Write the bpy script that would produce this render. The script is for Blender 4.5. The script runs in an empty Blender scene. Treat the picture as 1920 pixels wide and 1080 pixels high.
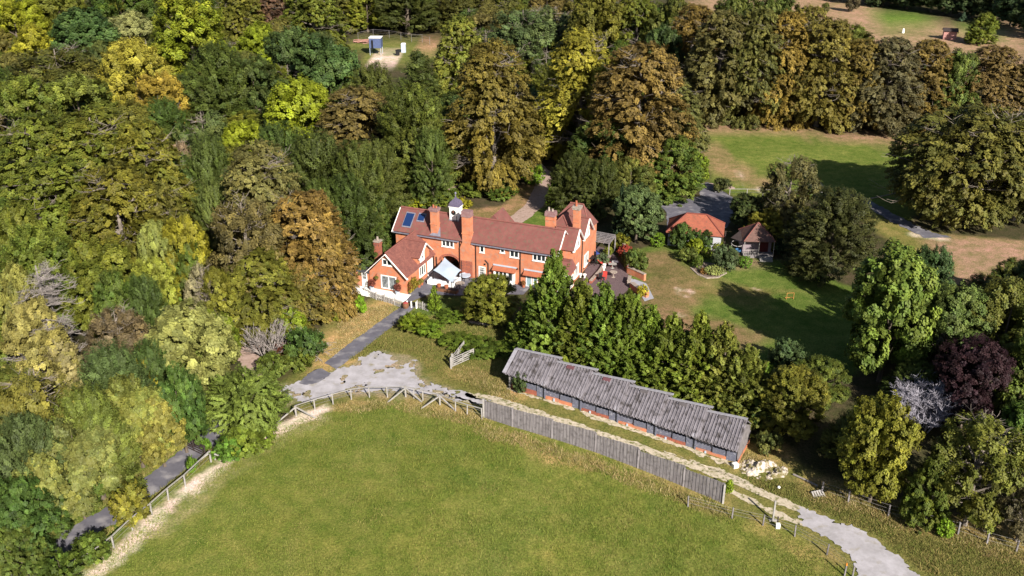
import bpy, math, random
import numpy as np
from mathutils import Vector, Matrix
rng = np.random.default_rng(7); random.seed(7)
SC = bpy.context.scene; COL = SC.collection
# ------------------------------------------------------------------ camera
CAMH = 48.0; F = 1800.0; TILT = math.radians(25)
cam = bpy.data.cameras.new('camera'); camo = bpy.data.objects.new('camera', cam); COL.objects.link(camo)
camo.location = (0, 0, CAMH); camo.rotation_euler = (math.radians(90) - TILT, 0, 0)
cam.sensor_width = 36; cam.lens = 36 * F / 1920; cam.clip_start = 1; cam.clip_end = 4000
SC.camera = camo
# ------------------------------------------------------------------ light
SUN_EL = math.radians(31); SAZ = (0.44, -0.90)
w = bpy.data.worlds.new('World'); SC.world = w; w.use_nodes = True
nt = w.node_tree; bg = nt.nodes['Background']; sky = nt.nodes.new('ShaderNodeTexSky')
sky.sky_type = 'NISHITA'; sky.sun_disc = False; sky.sun_elevation = SUN_EL
sky.sun_rotation = math.atan2(SAZ[0], SAZ[1]); sky.altitude = 100
nt.links.new(sky.outputs[0], bg.inputs[0]); bg.inputs[1].default_value = 0.05
sl = bpy.data.lights.new('sun', 'SUN'); so = bpy.data.objects.new('sun', sl); COL.objects.link(so)
sl.energy = 5.0; sl.angle = math.radians(0.53); sl.color = (1, 0.94, 0.84)
sd = Vector((SAZ[0] * math.cos(SUN_EL), SAZ[1] * math.cos(SUN_EL), math.sin(SUN_EL)))
so.rotation_euler = sd.to_track_quat('Z', 'Y').to_euler(); so.location = (40, -40, 80)
SC.view_settings.view_transform = 'Standard'; SC.view_settings.look = 'None'
SC.view_settings.exposure = 1.0; SC.view_settings.gamma = 1
# ------------------------------------------------------------------ maths
ct, st = math.cos(TILT), math.sin(TILT)
def ray(px, py):
    a = (px - 960) / F; b = (py - 540) / F
    return np.array([a, ct - b * st, -st - b * ct])
def atz(px, py, z):
    r = ray(px, py); t = (z - CAMH) / r[2]; return np.array([r[0] * t, r[1] * t, z])
def sm(t): t = np.clip(t, 0, 1); return t * t * (3 - 2 * t)
_lat = np.random.default_rng(3).random((256, 256))
def vnoise(x, y, s):
    x = np.asarray(x, float) / s + 1000.3; y = np.asarray(y, float) / s + 1000.7
    xi = np.floor(x).astype(int); yi = np.floor(y).astype(int); fx = sm(x - xi); fy = sm(y - yi)
    g = lambda i, j: _lat[i % 256, j % 256]
    return (g(xi, yi) * (1 - fx) + g(xi + 1, yi) * fx) * (1 - fy) + (g(xi, yi + 1) * (1 - fx) + g(xi + 1, yi + 1) * fx) * fy - .5
# house frame
HU = np.array([0.92974, -0.36822]); HV = np.array([0.36822, 0.92974]); HO = np.array([-14.169, 108.803])
HANG = math.atan2(HU[1], HU[0])
# stable frame
SA = np.array([-0.104, 80.437]); SANG = math.radians(-27.84)
SU = np.array([math.cos(SANG), math.sin(SANG)]); SV = np.array([-SU[1], SU[0]])
def TH(x, y):
    x = np.asarray(x, float); y = np.asarray(y, float)
    s = (x - SA[0]) * SU[0] + (y - SA[1]) * SU[1]; t = (x - SA[0]) * SV[0] + (y - SA[1]) * SV[1]
    fall = -.2 - .065 * 24 * sm(s / 30 + .02) * (1 - sm((t - 3) / 12))
    u = (x - HO[0]) * HU[0] + (y - HO[1]) * HU[1]; v = (x - HO[0]) * HV[0] + (y - HO[1]) * HV[1]
    wd = 1.2 + 5.5 * sm((u - 4.9) / 1.5)
    up = sm((v + 8.3 + (wd - 1.0) * .9) / wd) * (1 - sm((v - 22) / 20)) * sm((u + 12) / 8) * (1 - sm((u - 32) / 12))
    und = .5 * np.sin(x * .021 + 1) * np.sin(y * .017) * sm((y - 125) / 60)
    return fall + (.45 - fall) * up + und
def G(px, py):
    z = 0.
    for _ in range(6):
        p = atz(px, py, z); z = float(TH(p[0], p[1]))
    return np.array([p[0], p[1], z])
def GT(px, py, h):
    z = h
    for _ in range(6):
        p = atz(px, py, z); z = float(TH(p[0], p[1])) + h
    return np.array([p[0], p[1], z - h])
def height_at(P, ytop):          # height that makes a thing at ground point P reach picture row ytop
    b = (ytop - 540) / F
    tan = (st + b * ct) / (ct - b * st)
    return CAMH - tan * P[1] - P[2]
def HW(u, v, z=None):
    p = HO + HU * u + HV * v
    return np.array([p[0], p[1], float(TH(p[0], p[1])) if z is None else z])
# ------------------------------------------------------------------ materials
MATS = {}
def nodemat(name):
    m = bpy.data.materials.new(name); m.use_nodes = True; MATS[name] = m
    return m, m.node_tree, m.node_tree.nodes['Principled BSDF']
def mk(name, c1, c2=None, scale=2., rough=.8, stretch=(1, 1, 1), spec=.2, bump=0., detail=6, metal=0., c3=None, s3=20., thr=(.45, .6)):
    m, t, b = nodemat(name)
    b.inputs['Roughness'].default_value = rough; b.inputs['Specular IOR Level'].default_value = spec; b.inputs['Metallic'].default_value = metal
    if c2 is None: c2 = tuple(x * .8 for x in c1)
    tc = t.nodes.new('ShaderNodeTexCoord'); mp = t.nodes.new('ShaderNodeMapping'); mp.inputs['Scale'].default_value = stretch
    t.links.new(tc.outputs['Object'], mp.inputs[0])
    n = t.nodes.new('ShaderNodeTexNoise'); n.inputs['Scale'].default_value = scale; n.inputs['Detail'].default_value = detail; n.inputs['Roughness'].default_value = .65
    t.links.new(mp.outputs[0], n.inputs[0])
    r = t.nodes.new('ShaderNodeValToRGB'); r.color_ramp.elements[0].position = .35; r.color_ramp.elements[1].position = .65
    r.color_ramp.elements[0].color = (*c2, 1); r.color_ramp.elements[1].color = (*c1, 1)
    t.links.new(n.outputs['Fac'], r.inputs[0]); out = r.outputs[0]
    if c3 is not None:
        n2 = t.nodes.new('ShaderNodeTexNoise'); n2.inputs['Scale'].default_value = s3; n2.inputs['Detail'].default_value = 4
        t.links.new(tc.outputs['Object'], n2.inputs[0])
        r2 = t.nodes.new('ShaderNodeValToRGB'); r2.color_ramp.elements[0].position = thr[0]; r2.color_ramp.elements[1].position = thr[1]
        r2.color_ramp.elements[0].color = (0, 0, 0, 1); r2.color_ramp.elements[1].color = (1, 1, 1, 1); t.links.new(n2.outputs['Fac'], r2.inputs[0])
        mx = t.nodes.new('ShaderNodeMix'); mx.data_type = 'RGBA'; t.links.new(r2.outputs[0], mx.inputs[0]); t.links.new(out, mx.inputs[6]); mx.inputs[7].default_value = (*c3, 1)
        out = mx.outputs[2]
    t.links.new(out, b.inputs['Base Color'])
    if bump:
        bp = t.nodes.new('ShaderNodeBump'); bp.inputs['Strength'].default_value = bump; bp.inputs['Distance'].default_value = .05
        t.links.new(n.outputs['Fac'], bp.inputs['Height']); t.links.new(bp.outputs[0], b.inputs['Normal'])
    return m
BRICK = mk('orange_brick', (.52, .20, .105), (.40, .14, .075), 1.2, .9, c3=(.36, .19, .13), s3=2.2, thr=(.5, .68), bump=.2)
BRICKD = mk('weathered_brick', (.34, .105, .06), (.24, .08, .055), 2.5, .9, c3=(.16, .07, .06), s3=6, thr=(.5, .65))
BRICKP = mk('purple_brick', (.25, .16, .16), (.2, .1, .1), 4, .9)
TILE = mk('clay_roof_tile', (.19, .074, .064), (.145, .054, .048), 1.1, .85, c3=(.12, .085, .06), s3=3.5, thr=(.52, .72), bump=.3)
TILE2 = mk('mottled_roof_tile', (.19, .072, .058), (.12, .048, .042), 2.2, .85, c3=(.26, .11, .08), s3=9, thr=(.55, .7), bump=.3)
RIDGE = mk('ridge_tile', (.22, .085, .07), (.16, .06, .05), 3)
WHITE = mk('white_paint', (.80, .79, .76), (.72, .71, .69), 2, .6)
LEAD = mk('grey_lead', (.20, .195, .24), (.14, .135, .17), 3, .55)
PLEAD = mk('purple_slate', (.12, .10, .16), (.075, .065, .10), 4, .6)
STONE = mk('pale_stone', (.42, .35, .30), (.30, .24, .21), 3, .85, c3=(.18, .15, .12), s3=9)
DARK = mk('painted_shade', (.012, .012, .014), (.008, .008, .01), 3, .9)  # near-black colour that stands in for shade inside openings
BLACK = mk('black_ironwork', (.02, .02, .022), (.015, .015, .016), 3, .5)
GWOOD = mk('weathered_timber', (.235, .215, .22), (.14, .125, .13), 6, .85, (1, 1, .12), c3=(.10, .09, .09), s3=3, thr=(.5, .75))
PWOOD = mk('pale_post_timber', (.33, .31, .295), (.23, .215, .20), 4, .85)
BWOOD = mk('brown_timber', (.20, .09, .05), (.13, .06, .035), 4, .8)
DWOOD = mk('dark_timber', (.055, .04, .038), (.035, .026, .025), 4, .85)
BLUEWOOD = mk('blue_grey_boards', (.15, .155, .20), (.085, .09, .125), 4, .8, (1, 1, 6), c3=(.26, .26, .30), s3=5, thr=(.55, .72))
CHALK = mk('crumbled_chalk', (.58, .51, .46), (.34, .28, .22), 5, .95, c3=(.14, .12, .05), s3=2.2, thr=(.47, .6), bump=1.)
TERRA = mk('terracotta', (.36, .12, .06), (.28, .09, .05), 4, .8)
BARK = mk('bark', (.14, .11, .085), (.075, .06, .045), 3, .9, (1, 1, .3))
DEADW = mk('dead_wood', (.27, .235, .22), (.17, .15, .14), 3, .9)
SILVER = mk('silver_twigs', (.36, .34, .39), (.25, .235, .275), 3, .9)
PANTILE = mk('orange_pantile', (.31, .095, .055), (.23, .07, .045), 1.5, .8, c3=(.17, .07, .045), s3=4, thr=(.5, .7), bump=.3)
SHINGLE = mk('brown_shingle', (.155, .085, .07), (.10, .058, .05), 3, .85, c3=(.2, .12, .05), s3=3, thr=(.6, .75))
PAVE = mk('purple_paving', (.115, .075, .082), (.085, .055, .062), 3, .75, c3=(.15, .11, .11), s3=8)
NAVY = mk('navy_boards', (.08, .11, .22), (.055, .075, .15), 3, .6)
PALEB = mk('pale_blue_plastic', (.42, .47, .55), (.36, .41, .48), 2, .5)
SAIL = mk('pale_blue_canvas', (.38, .45, .54), (.34, .41, .50), 1.2, .8)
RED = mk('red_fabric', (.5, .06, .05), (.42, .05, .04), 3, .8)
BLUEF = mk('blue_fabric', (.05, .08, .3), (.04, .06, .2), 3, .8)
m, t, b = nodemat('window_glass'); b.inputs['Base Color'].default_value = (.02, .025, .03, 1); b.inputs['Roughness'].default_value = .08; b.inputs['Specular IOR Level'].default_value = .6; GLASS = m
m, t, b = nodemat('blue_roof_glass'); b.inputs['Base Color'].default_value = (.012, .03, .10, 1); b.inputs['Roughness'].default_value = .15; BGLASS = m
GRAVEL = mk('pale_gravel', (.42, .395, .42), (.30, .28, .29), .9, .95, c3=(.24, .21, .15), s3=1.1, thr=(.58, .78), bump=.5, detail=9)
ASPH = mk('asphalt', (.135, .13, .155), (.10, .095, .115), 1.0, .85, c3=(.25, .235, .245), s3=.9, thr=(.5, .72), bump=.2, detail=9)
RUTM = mk('chalky_wheel_track', (.52, .44, .35), (.34, .29, .2), 2.4, .95, c3=(.13, .13, .04), s3=3.2, thr=(.5, .66), bump=.5)
EARTH = mk('pink_gravel_path', (.40, .29, .25), (.30, .21, .17), 2, .95, c3=(.18, .13, .08), s3=3, thr=(.55, .75), bump=.3)
# corrugated roof: grooves are geometry, this adds lichen
CORR = mk('lichened_cement_sheet', (.225, .205, .225), (.13, .118, .132), 3.0, .9, (2.5, .5, .5), c3=(.06, .052, .052), s3=1.6, thr=(.5, .68))
CORRP = mk('pale_cement_sheet', (.31, .30, .33), (.22, .21, .24), 3.0, .9)
# foliage
def foliage(name, transl=.2, golden=(.36, .25, .03)):
    m, t, b = nodemat(name); N = t.nodes.new
    oi = N('ShaderNodeObjectInfo'); at = N('ShaderNodeAttribute'); at.attribute_name = 'leafv'
    sp = N('ShaderNodeSeparateColor'); t.links.new(at.outputs['Color'], sp.inputs[0])
    mul = N('ShaderNodeMath'); mul.operation = 'MULTIPLY'; t.links.new(sp.outputs[1], mul.inputs[0]); t.links.new(oi.outputs['Alpha'], mul.inputs[1])
    mx = N('ShaderNodeMix'); mx.data_type = 'RGBA'; t.links.new(mul.outputs[0], mx.inputs[0]); t.links.new(oi.outputs['Color'], mx.inputs[6]); mx.inputs[7].default_value = (*golden, 1)
    sc = N('ShaderNodeVectorMath'); sc.operation = 'SCALE'; t.links.new(mx.outputs[2], sc.inputs[0])
    m2 = N('ShaderNodeMath'); m2.operation = 'MULTIPLY'; m2.inputs[1].default_value = 2.0; t.links.new(sp.outputs[0], m2.inputs[0]); t.links.new(m2.outputs[0], sc.inputs['Scale'])
    t.links.new(sc.outputs[0], b.inputs['Base Color']); b.inputs['Roughness'].default_value = .6; b.inputs['Specular IOR Level'].default_value = .22
    tr = N('ShaderNodeBsdfTranslucent'); t.links.new(sc.outputs[0], tr.inputs[0]); ms = N('ShaderNodeMixShader'); ms.inputs[0].default_value = transl
    t.links.new(b.outputs[0], ms.inputs[1]); t.links.new(tr.outputs[0], ms.inputs[2]); t.links.new(ms.outputs[0], t.nodes['Material Output'].inputs[0])
    return m
LEAF = foliage('leaves'); NEEDLE = foliage('needles', .12, (.22, .16, .03))
# ------------------------------------------------------------------ objects
def mesh_np(name, V, Fc, material=None, smooth=False):
    me = bpy.data.meshes.new(name); V = np.asarray(V, np.float32); Fc = np.asarray(Fc, np.int32); k = Fc.shape[1]
    me.vertices.add(len(V)); me.vertices.foreach_set('co', V.ravel()); me.loops.add(Fc.size); me.loops.foreach_set('vertex_index', Fc.ravel())
    me.polygons.add(len(Fc)); me.polygons.foreach_set('loop_start', np.arange(0, Fc.size, k, dtype=np.int32)); me.polygons.foreach_set('loop_total', np.full(len(Fc), k, np.int32))
    if smooth: me.polygons.foreach_set('use_smooth', np.ones(len(Fc), bool))
    me.update(calc_edges=True)
    if material: me.materials.append(material)
    return me
def put(name, me, parent=None, loc=(0, 0, 0), rz=0.):
    o = bpy.data.objects.new(name, me); COL.objects.link(o); o.location = loc; o.rotation_euler = (0, 0, rz)
    if parent is not None: o.parent = parent
    return o
def tag(o, label=None, cat=None, group=None, kind=None):
    if label: o['label'] = label
    if cat: o['category'] = cat
    if group: o['group'] = group
    if kind: o['kind'] = kind
    return o
def thing(name, label, cat, loc=(0, 0, 0), rz=0., group=None):
    o = bpy.data.objects.new(name, None); COL.objects.link(o); o.location = loc; o.rotation_euler = (0, 0, rz); o.empty_display_size = .3
    return tag(o, label, cat, group)
class MB:
    def __init__(s): s.v = []; s.f = []
    def add(s, vs, fs):
        n = len(s.v); s.v += [tuple(map(float, p)) for p in vs]; s.f += [tuple(i + n for i in q) for q in fs]; return s
    def box(s, x0, x1, y0, y1, z0, z1):
        return s.add([(x0, y0, z0), (x1, y0, z0), (x1, y1, z0), (x0, y1, z0), (x0, y0, z1), (x1, y0, z1), (x1, y1, z1), (x0, y1, z1)],
                     [(3, 2, 1, 0), (4, 5, 6, 7), (0, 1, 5, 4), (1, 2, 6, 5), (2, 3, 7, 6), (3, 0, 4, 7)])
    def bar(s, a, b, w, h=None, up=(0, 0, 1)):
        h = w if h is None else h; a = Vector(a); b = Vector(b); d = (b - a); d.normalize(); up = Vector(up)
        if abs(d.dot(up)) > .95: up = Vector((1, 0, 0))
        x = d.cross(up).normalized() * (w / 2); y = x.cross(d).normalized() * (h / 2)
        vs = [a - x - y, a + x - y, a + x + y, a - x + y, b - x - y, b + x - y, b + x + y, b - x + y]
        return s.add(vs, [(3, 2, 1, 0), (4, 5, 6, 7), (0, 1, 5, 4), (1, 2, 6, 5), (2, 3, 7, 6), (3, 0, 4, 7)])
    def tube(s, pts, rad, n=6, cap=True):
        pts = [Vector(p) for p in pts]; rings = []
        for i, p in enumerate(pts):
            d = (pts[min(i + 1, len(pts) - 1)] - pts[max(i - 1, 0)]).normalized()
            up = Vector((0, 0, 1)) if abs(d.z) < .9 else Vector((1, 0, 0)); x = d.cross(up).normalized(); y = x.cross(d)
            r = rad[i] if hasattr(rad, '__len__') else rad
            rings.append([p + (x * math.cos(k * 2 * math.pi / n) + y * math.sin(k * 2 * math.pi / n)) * r for k in range(n)])
        vs = [q for r in rings for q in r]; fs = []
        for i in range(len(pts) - 1):
            for k in range(n): fs.append((i * n + k, i * n + (k + 1) % n, (i + 1) * n + (k + 1) % n, (i + 1) * n + k))
        if cap: fs.append(tuple(range(n - 1, -1, -1))); fs.append(tuple((len(pts) - 1) * n + k for k in range(n)))
        return s.add(vs, fs)
    def lathe(s, cx, cy, prof, n=16, sq=False):
        vs = []; fs = []
        for (r, z) in prof:
            for k in range(n):
                a = (k + (.5 if n == 4 else 0)) * 2 * math.pi / n; q = math.sqrt(2) if n == 4 else 1
                vs.append((cx + r * q * math.cos(a), cy + r * q * math.sin(a), z))
        for i in range(len(prof) - 1):
            for k in range(n): fs.append((i * n + k, i * n + (k + 1) % n, (i + 1) * n + (k + 1) % n, (i + 1) * n + k))
        fs.append(tuple(range(n - 1, -1, -1))); fs.append(tuple((len(prof) - 1) * n + k for k in range(n)))
        return s.add(vs, fs)
    def slab(s, quad, t):         # a thick sheet under the four (or three) given corners
        q = [Vector(p) for p in quad]; nrm = (q[1] - q[0]).cross(q[2] - q[0]).normalized()
        if nrm.z < 0: nrm = -nrm
        lo = [p - nrm * t for p in q]; k = len(q)
        return s.add(q + lo, [tuple(range(k)), tuple(range(2 * k - 1, k - 1, -1))] + [(i, i + k, (i + 1) % k + k, (i + 1) % k) for i in range(k)])
    def build(s, name, m, parent=None, loc=(0, 0, 0), rz=0., smooth=False):
        me = bpy.data.meshes.new(name); me.from_pydata(s.v, [], s.f); me.materials.append(m); me.update()
        if smooth: me.polygons.foreach_set('use_smooth', [True] * len(me.polygons))
        return put(name, me, parent, loc, rz)
# polygons
def sdf(poly, X, Y):
    P = np.asarray(poly, float)[:, :2]; d = np.full(X.shape, 1e9); inside = np.zeros(X.shape, bool)
    for i in range(len(P)):
        a = P[i]; b_ = P[(i + 1) % len(P)]; e = b_ - a; L = (e @ e) or 1e-9
        tt = np.clip(((X - a[0]) * e[0] + (Y - a[1]) * e[1]) / L, 0, 1)
        d = np.minimum(d, np.hypot(X - a[0] - e[0] * tt, Y - a[1] - e[1] * tt))
        c = ((a[1] > Y) != (b_[1] > Y)); xx = a[0] + (Y - a[1]) / ((b_[1] - a[1]) or 1e-9) * e[0]
        inside ^= c & (X < xx)
    return np.where(inside, -d, d)
def sdl(line, X, Y):
    P = np.asarray(line, float)[:, :2]; d = np.full(X.shape, 1e9)
    for i in range(len(P) - 1):
        a = P[i]; e = P[i + 1] - a; L = (e @ e) or 1e-9
        tt = np.clip(((X - a[0]) * e[0] + (Y - a[1]) * e[1]) / L, 0, 1)
        d = np.minimum(d, np.hypot(X - a[0] - e[0] * tt, Y - a[1] - e[1] * tt))
    return d
def PX(*pts): return [G(*p) for p in pts]
ROADS = []
def sheet(name, fn, bounds, material, res=.3, dz=.03):
    ROADS.append((bounds, fn))
    x0, x1, y0, y1 = bounds; xs = np.arange(x0, x1 + res, res); ys = np.arange(y0, y1 + res, res)
    X, Y = np.meshgrid(xs, ys); D = fn(X, Y); gy, gx = np.gradient(D, res); gl = np.maximum(gx * gx + gy * gy, .3)
    out = D > 0; mv = np.where(out, D, 0); mv = np.minimum(mv, res * 1.5)
    X2 = X - mv * gx / gl; Y2 = Y - mv * gy / gl
    ins = D < 0; cell = ins[:-1, :-1] | ins[1:, :-1] | ins[:-1, 1:] | ins[1:, 1:]
    idx = np.arange(X.size).reshape(X.shape)
    Fc = np.stack([idx[:-1, :-1], idx[:-1, 1:], idx[1:, 1:], idx[1:, :-1]], -1)[cell]
    used = np.unique(Fc); remap = np.zeros(X.size, int); remap[used] = np.arange(len(used)); Fc = remap[Fc]
    V = np.stack([X2.ravel()[used], Y2.ravel()[used], TH(X2, Y2).ravel()[used] + dz], -1)
    o = put(name, mesh_np(name, V, Fc, material, True)); return tag(o, kind='structure')
def poly_sheet(name, poly, material, rag=.25, ragl=.9, res=.3, dz=.03, extra=None):
    P = np.array([p[:2] for p in poly]); b = (P[:, 0].min() - 1, P[:, 0].max() + 1, P[:, 1].min() - 1, P[:, 1].max() + 1)
    def fn(X, Y):
        d = sdf(P, X, Y) + rag * 2 * vnoise(X, Y, ragl) + rag * vnoise(X, Y, ragl * .35)
        return extra(X, Y, d) if extra else d
    return sheet(name, fn, b, material, res, dz)
def line_sheet(name, line, width, material, rag=.15, ragl=.8, res=.25, dz=.03):
    P = np.array([p[:2] for p in line]); b = (P[:, 0].min() - 3, P[:, 0].max() + 3, P[:, 1].min() - 3, P[:, 1].max() + 3)
    return sheet(name, lambda X, Y: sdl(P, X, Y) - width / 2 + rag * 2 * vnoise(X, Y, ragl) + rag * vnoise(X, Y, ragl * .35), b, material, res, dz)
# ------------------------------------------------------------------ ground
def grid_axis(lo, flo, fhi, hi, f, cmax):
    a = list(np.arange(flo, fhi, f)); s = f; x = flo; L = []
    while x > lo: s = min(s * 1.15, cmax); x -= s; L.append(x)
    s = f; x = a[-1]; R = []
    while x < hi: s = min(s * 1.15, cmax); x += s; R.append(x)
    return np.array(L[::-1] + a + R)
gx_ = grid_axis(-900, -45, 60, 900, .38, 25); gy_ = grid_axis(-150, 50, 128, 1500, .38, 25)
X, Y = np.meshgrid(gx_, gy_)
C = np.zeros(X.shape + (3,)); wood = np.array([.055, .05, .025]); C[:] = wood
far = sm((np.hypot(X, Y) - 420) / 60)[..., None]; C = C * (1 - far) + np.array([.06, .075, .025]) * far
def paint(dist, col, feather, amt=1., rag=.6, ragl=2.5):
    global C
    d = dist + rag * 2 * vnoise(X, Y, ragl) + rag * vnoise(X, Y, ragl * .3)
    a = (sm(.5 - d / feather) * amt)[..., None]; C = C * (1 - a) + np.array(col) * a
GREENP = (.136, .158, .034); TAN = (.33, .24, .10); PINK = (.27, .175, .11); LAWN = (.085, .125, .024); OLV = (.135, .135, .04); CHK = (.56, .48, .40)
paddock = PX((100, 1110), (170, 1060), (250, 1000), (350, 920), (440, 850), (560, 785), (640, 762), (730, 752), (820, 765), (910, 785), (1000, 815), (1130, 850), (1240, 905), (1360, 950), (1480, 1000), (1580, 1060), (1640, 1140), (1000, 1300), (100, 1300))
verge = PX((500, 735), (560, 690), (590, 620), (640, 575), (700, 560), (770, 590), (860, 590), (960, 600), (1010, 640), (1020, 690), (1420, 830), (1560, 900), (1740, 960), (1930, 1030), (1950, 1120), (1700, 1150), (1560, 1060), (1360, 960), (1130, 880), (900, 800), (640, 770), (560, 790))
paint(sdf(verge, X, Y), OLV, 1.5)
# left lane verges
paint(sdl(PX((410, 800), (340, 870), (215, 965), (60, 1070), (0, 1110)), X, Y) - 3.4, (.13, .16, .035), 1.0)
# tan grass patches
for pts, r, a in (([(628, 672), (650, 632), (690, 592), (745, 575)], 2.3, 1.), ([(620, 690), (600, 700)], 1.5, .7), ([(840, 640), (900, 640), (960, 650)], 1.2, .35), ([(870, 700), (930, 715), (960, 740)], 1.5, .8),
                  ([(640, 765), (730, 755), (820, 765), (900, 785)], 1.1, .5), ([(900, 800), (1000, 830), (1130, 870), (1250, 915), (1340, 955)], 1.1, .6),
                  ([(1540, 910), (1640, 950), (1760, 985), (1900, 1030)], 1.8, .7), ([(1400, 860), (1450, 850)], 1.8, .6), ([(830, 600), (880, 615)], 1.6, .4)):
    paint(sdl(PX(*pts), X, Y) - r, TAN, 1.6, a)
paint(sdf(paddock, X, Y), GREENP, 1.2)
paint(sdf(PX((600, 705), (660, 680), (720, 655), (760, 668), (785, 680), (800, 712), (900, 750), (640, 740), (540, 760), (525, 725)), X, Y), (.24, .21, .14), 1.0, .75, .5, 1.)
_m = (sdf(paddock, X, Y) < 0)[..., None]
_v = (vnoise(X, Y, 5.5) + .7 * vnoise(X, Y, 2.1) + .45 * vnoise(X, Y, .9))[..., None]
C = np.where(_m, C * (1 + np.array([.55, .28, .3]) * .55 * np.clip(_v, -1, 1)), C)
paint(sdf(PX((790, 590), (990, 590), (1000, 640), (930, 640), (800, 630)), X, Y), (.10, .135, .035), 1.2, .7)
for pts, r, a in (([(640, 765), (730, 757), (820, 770), (895, 790)], .45, .4), ([(905, 805), (1000, 835), (1130, 875), (1250, 920), (1345, 960)], .5, .55), ([(1420, 990), (1560, 1060)], 1.1, .35), ([(1000, 850), (1100, 880)], .6, .6)):
    paint(sdl(PX(*pts), X, Y) - r, TAN, 1.2, a, .5, 1.2)
# chalk spill along the left fence
paint(sdl(PX((600, 770), (520, 808), (440, 853), (390, 893), (320, 945), (240, 1020), (170, 1085)), X, Y) - .75, CHK, .9, .95, .45, .9)
paint(sdl(PX((600, 790), (540, 815), (450, 875), (390, 925), (300, 1000)), X, Y) - .5, (.3, .27, .15), 1.6, .5, .8, 1.2)
# garden lawn
lawn = PX((1180, 470), (1260, 455), (1340, 490), (1420, 475), (1500, 500), (1600, 540), (1680, 620), (1600, 700), (1430, 690), (1330, 660), (1230, 630), (1190, 560))
paint(sdf(lawn, X, Y), LAWN, 1.)
for pts, r, c, a in (([(1220, 490), (1260, 520), (1250, 600), (1330, 620)], 3.4, (.17, .12, .06), .8), ([(1300, 520), (1400, 560)], 2.6, (.14, .12, .045), .6), ([(1270, 600), (1330, 640), (1380, 630)], 2.6, (.2, .13, .075), .7), ([(1260, 548), (1500, 546)], .25, (.2, .14, .06), .5), ([(1410, 490), (1390, 500)], 1.2, (.2, .14, .09), .7)):
    paint(sdl(PX(*pts), X, Y) - r, c, 2.5, a, 1., 3)
for p in ((1268, 541), (1285, 545), (1275, 552), (1412, 540), (1270, 590)): paint(sdl(PX(p, (p[0] + 12, p[1] + 3)), X, Y) - .25, (.42, .34, .27), .6, .9, .3, .7)
# upper paddock beyond the garden
fieldA = PX((1290, 228), (1500, 240), (1700, 262), (1760, 300), (1700, 420), (1640, 400), (1590, 375), (1480, 372), (1380, 372), (1330, 345), (1320, 300))
paint(sdf(fieldA, X, Y), (.115, .15, .03), 2.)
paint(sdl(PX((1290, 232), (1400, 238), (1560, 252), (1700, 268)), X, Y) - 3.2, PINK, 3., .9, 1.2, 4)
paint(sdl(PX((1330, 280), (1350, 310), (1400, 335), (1440, 345)), X, Y) - 3.0, (.24, .17, .09), 3., .8, 1.2, 4)
for a_, b_ in (((1385, 350), (1425, 356)), ((1500, 345), (1540, 350)), ((1390, 330), (1405, 332)), ((1340, 345), (1380, 352))): paint(sdl(PX(a_, b_), X, Y) - .3, CHK, .8, .7, .4, 1.)
fieldB = PX((1600, 385), (1640, 400), (1740, 435), (1930, 455), (1940, 540), (1760, 520), (1700, 480), (1640, 430))
paint(sdf(fieldB, X, Y), (.16, .15, .045), 2.)
paint(sdf(PX((1730, 440), (1930, 455), (1940, 560), (1780, 540), (1800, 500), (1740, 460)), X, Y), (.27, .185, .12), 3.5)
paint(sdl(PX((1715, 440), (1770, 448)), X, Y) - .6, CHK, 1.2, .8, .4, 1.)
# distant fields
fieldC = PX((1300, -40), (1560, -20), (1620, 8), (1700, 22), (1790, 38), (1950, 60), (1960, 150), (1600, 130), (1300, 60))
paint(sdf(fieldC, X, Y), (.29, .20, .125), 5.)
paint(sdf(PX((1600, 16), (1700, 26), (1790, 38), (1930, 70), (1960, 88), (1860, 70), (1740, 50), (1640, 34)), X, Y), (.11, .175, .03), 2.)
paint(sdf(PX((1630, 45), (1700, 55), (1760, 70), (1700, 80), (1640, 70)), X, Y), (.17, .17, .06), 3., .7)
# clearing in the wood, slope behind the house
paint(sdf(PX((645, 72), (700, 66), (800, 68), (830, 80), (800, 130), (700, 130), (660, 100)), X, Y), (.14, .155, .04), 2.)
paint(sdf(PX((692, 98), (735, 96), (752, 104), (745, 130), (700, 130)), X, Y), (.62, .5, .42), 1.2)
paint(sdl(PX((735, 106), (750, 105)), X, Y) - .8, (.45, .27, .12), 1.2)
paint(sdl(PX((800, 85), (800, 100)), X, Y) - 2.5, (.3, .2, .11), 2.)
slope = PX((860, 395), (900, 392), (940, 385), (985, 345), (1000, 330), (1020, 320), (1030, 350), (1040, 400), (1040, 440), (960, 430), (880, 412))
paint(sdf(slope, X, Y), (.22, .155, .075), 1.2)
paint(sdf(PX((950, 425), (1000, 390), (1035, 385), (1045, 440)), X, Y), (.09, .135, .025), .8)
paint(sdf([HW(-4, -7), HW(-4, 6), HW(2, 5), HW(1, -7)], X, Y), (.17, .15, .06), 2.)
paint(sdf([HW(16, -7), HW(5, -14), HW(5, -8.8), HW(17, -3)], X, Y), (.07, .12, .02), 1.5, .7)
me = mesh_np('ground', np.stack([X.ravel(), Y.ravel(), TH(X, Y).ravel()], -1), (lambda i: np.stack([i[:-1, :-1], i[:-1, 1:], i[1:, 1:], i[1:, :-1]], -1).reshape(-1, 4))(np.arange(X.size).reshape(X.shape)), None, True)
ca = me.color_attributes.new('gcol', 'FLOAT_COLOR', 'POINT'); ca.data.foreach_set('color', np.concatenate([C, np.ones(X.shape + (1,))], -1).astype(np.float32).ravel())
m, t, b = nodemat('ground_cover'); N = t.nodes.new; b.inputs['Roughness'].default_value = .95; b.inputs['Specular IOR Level'].default_value = .1
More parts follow.
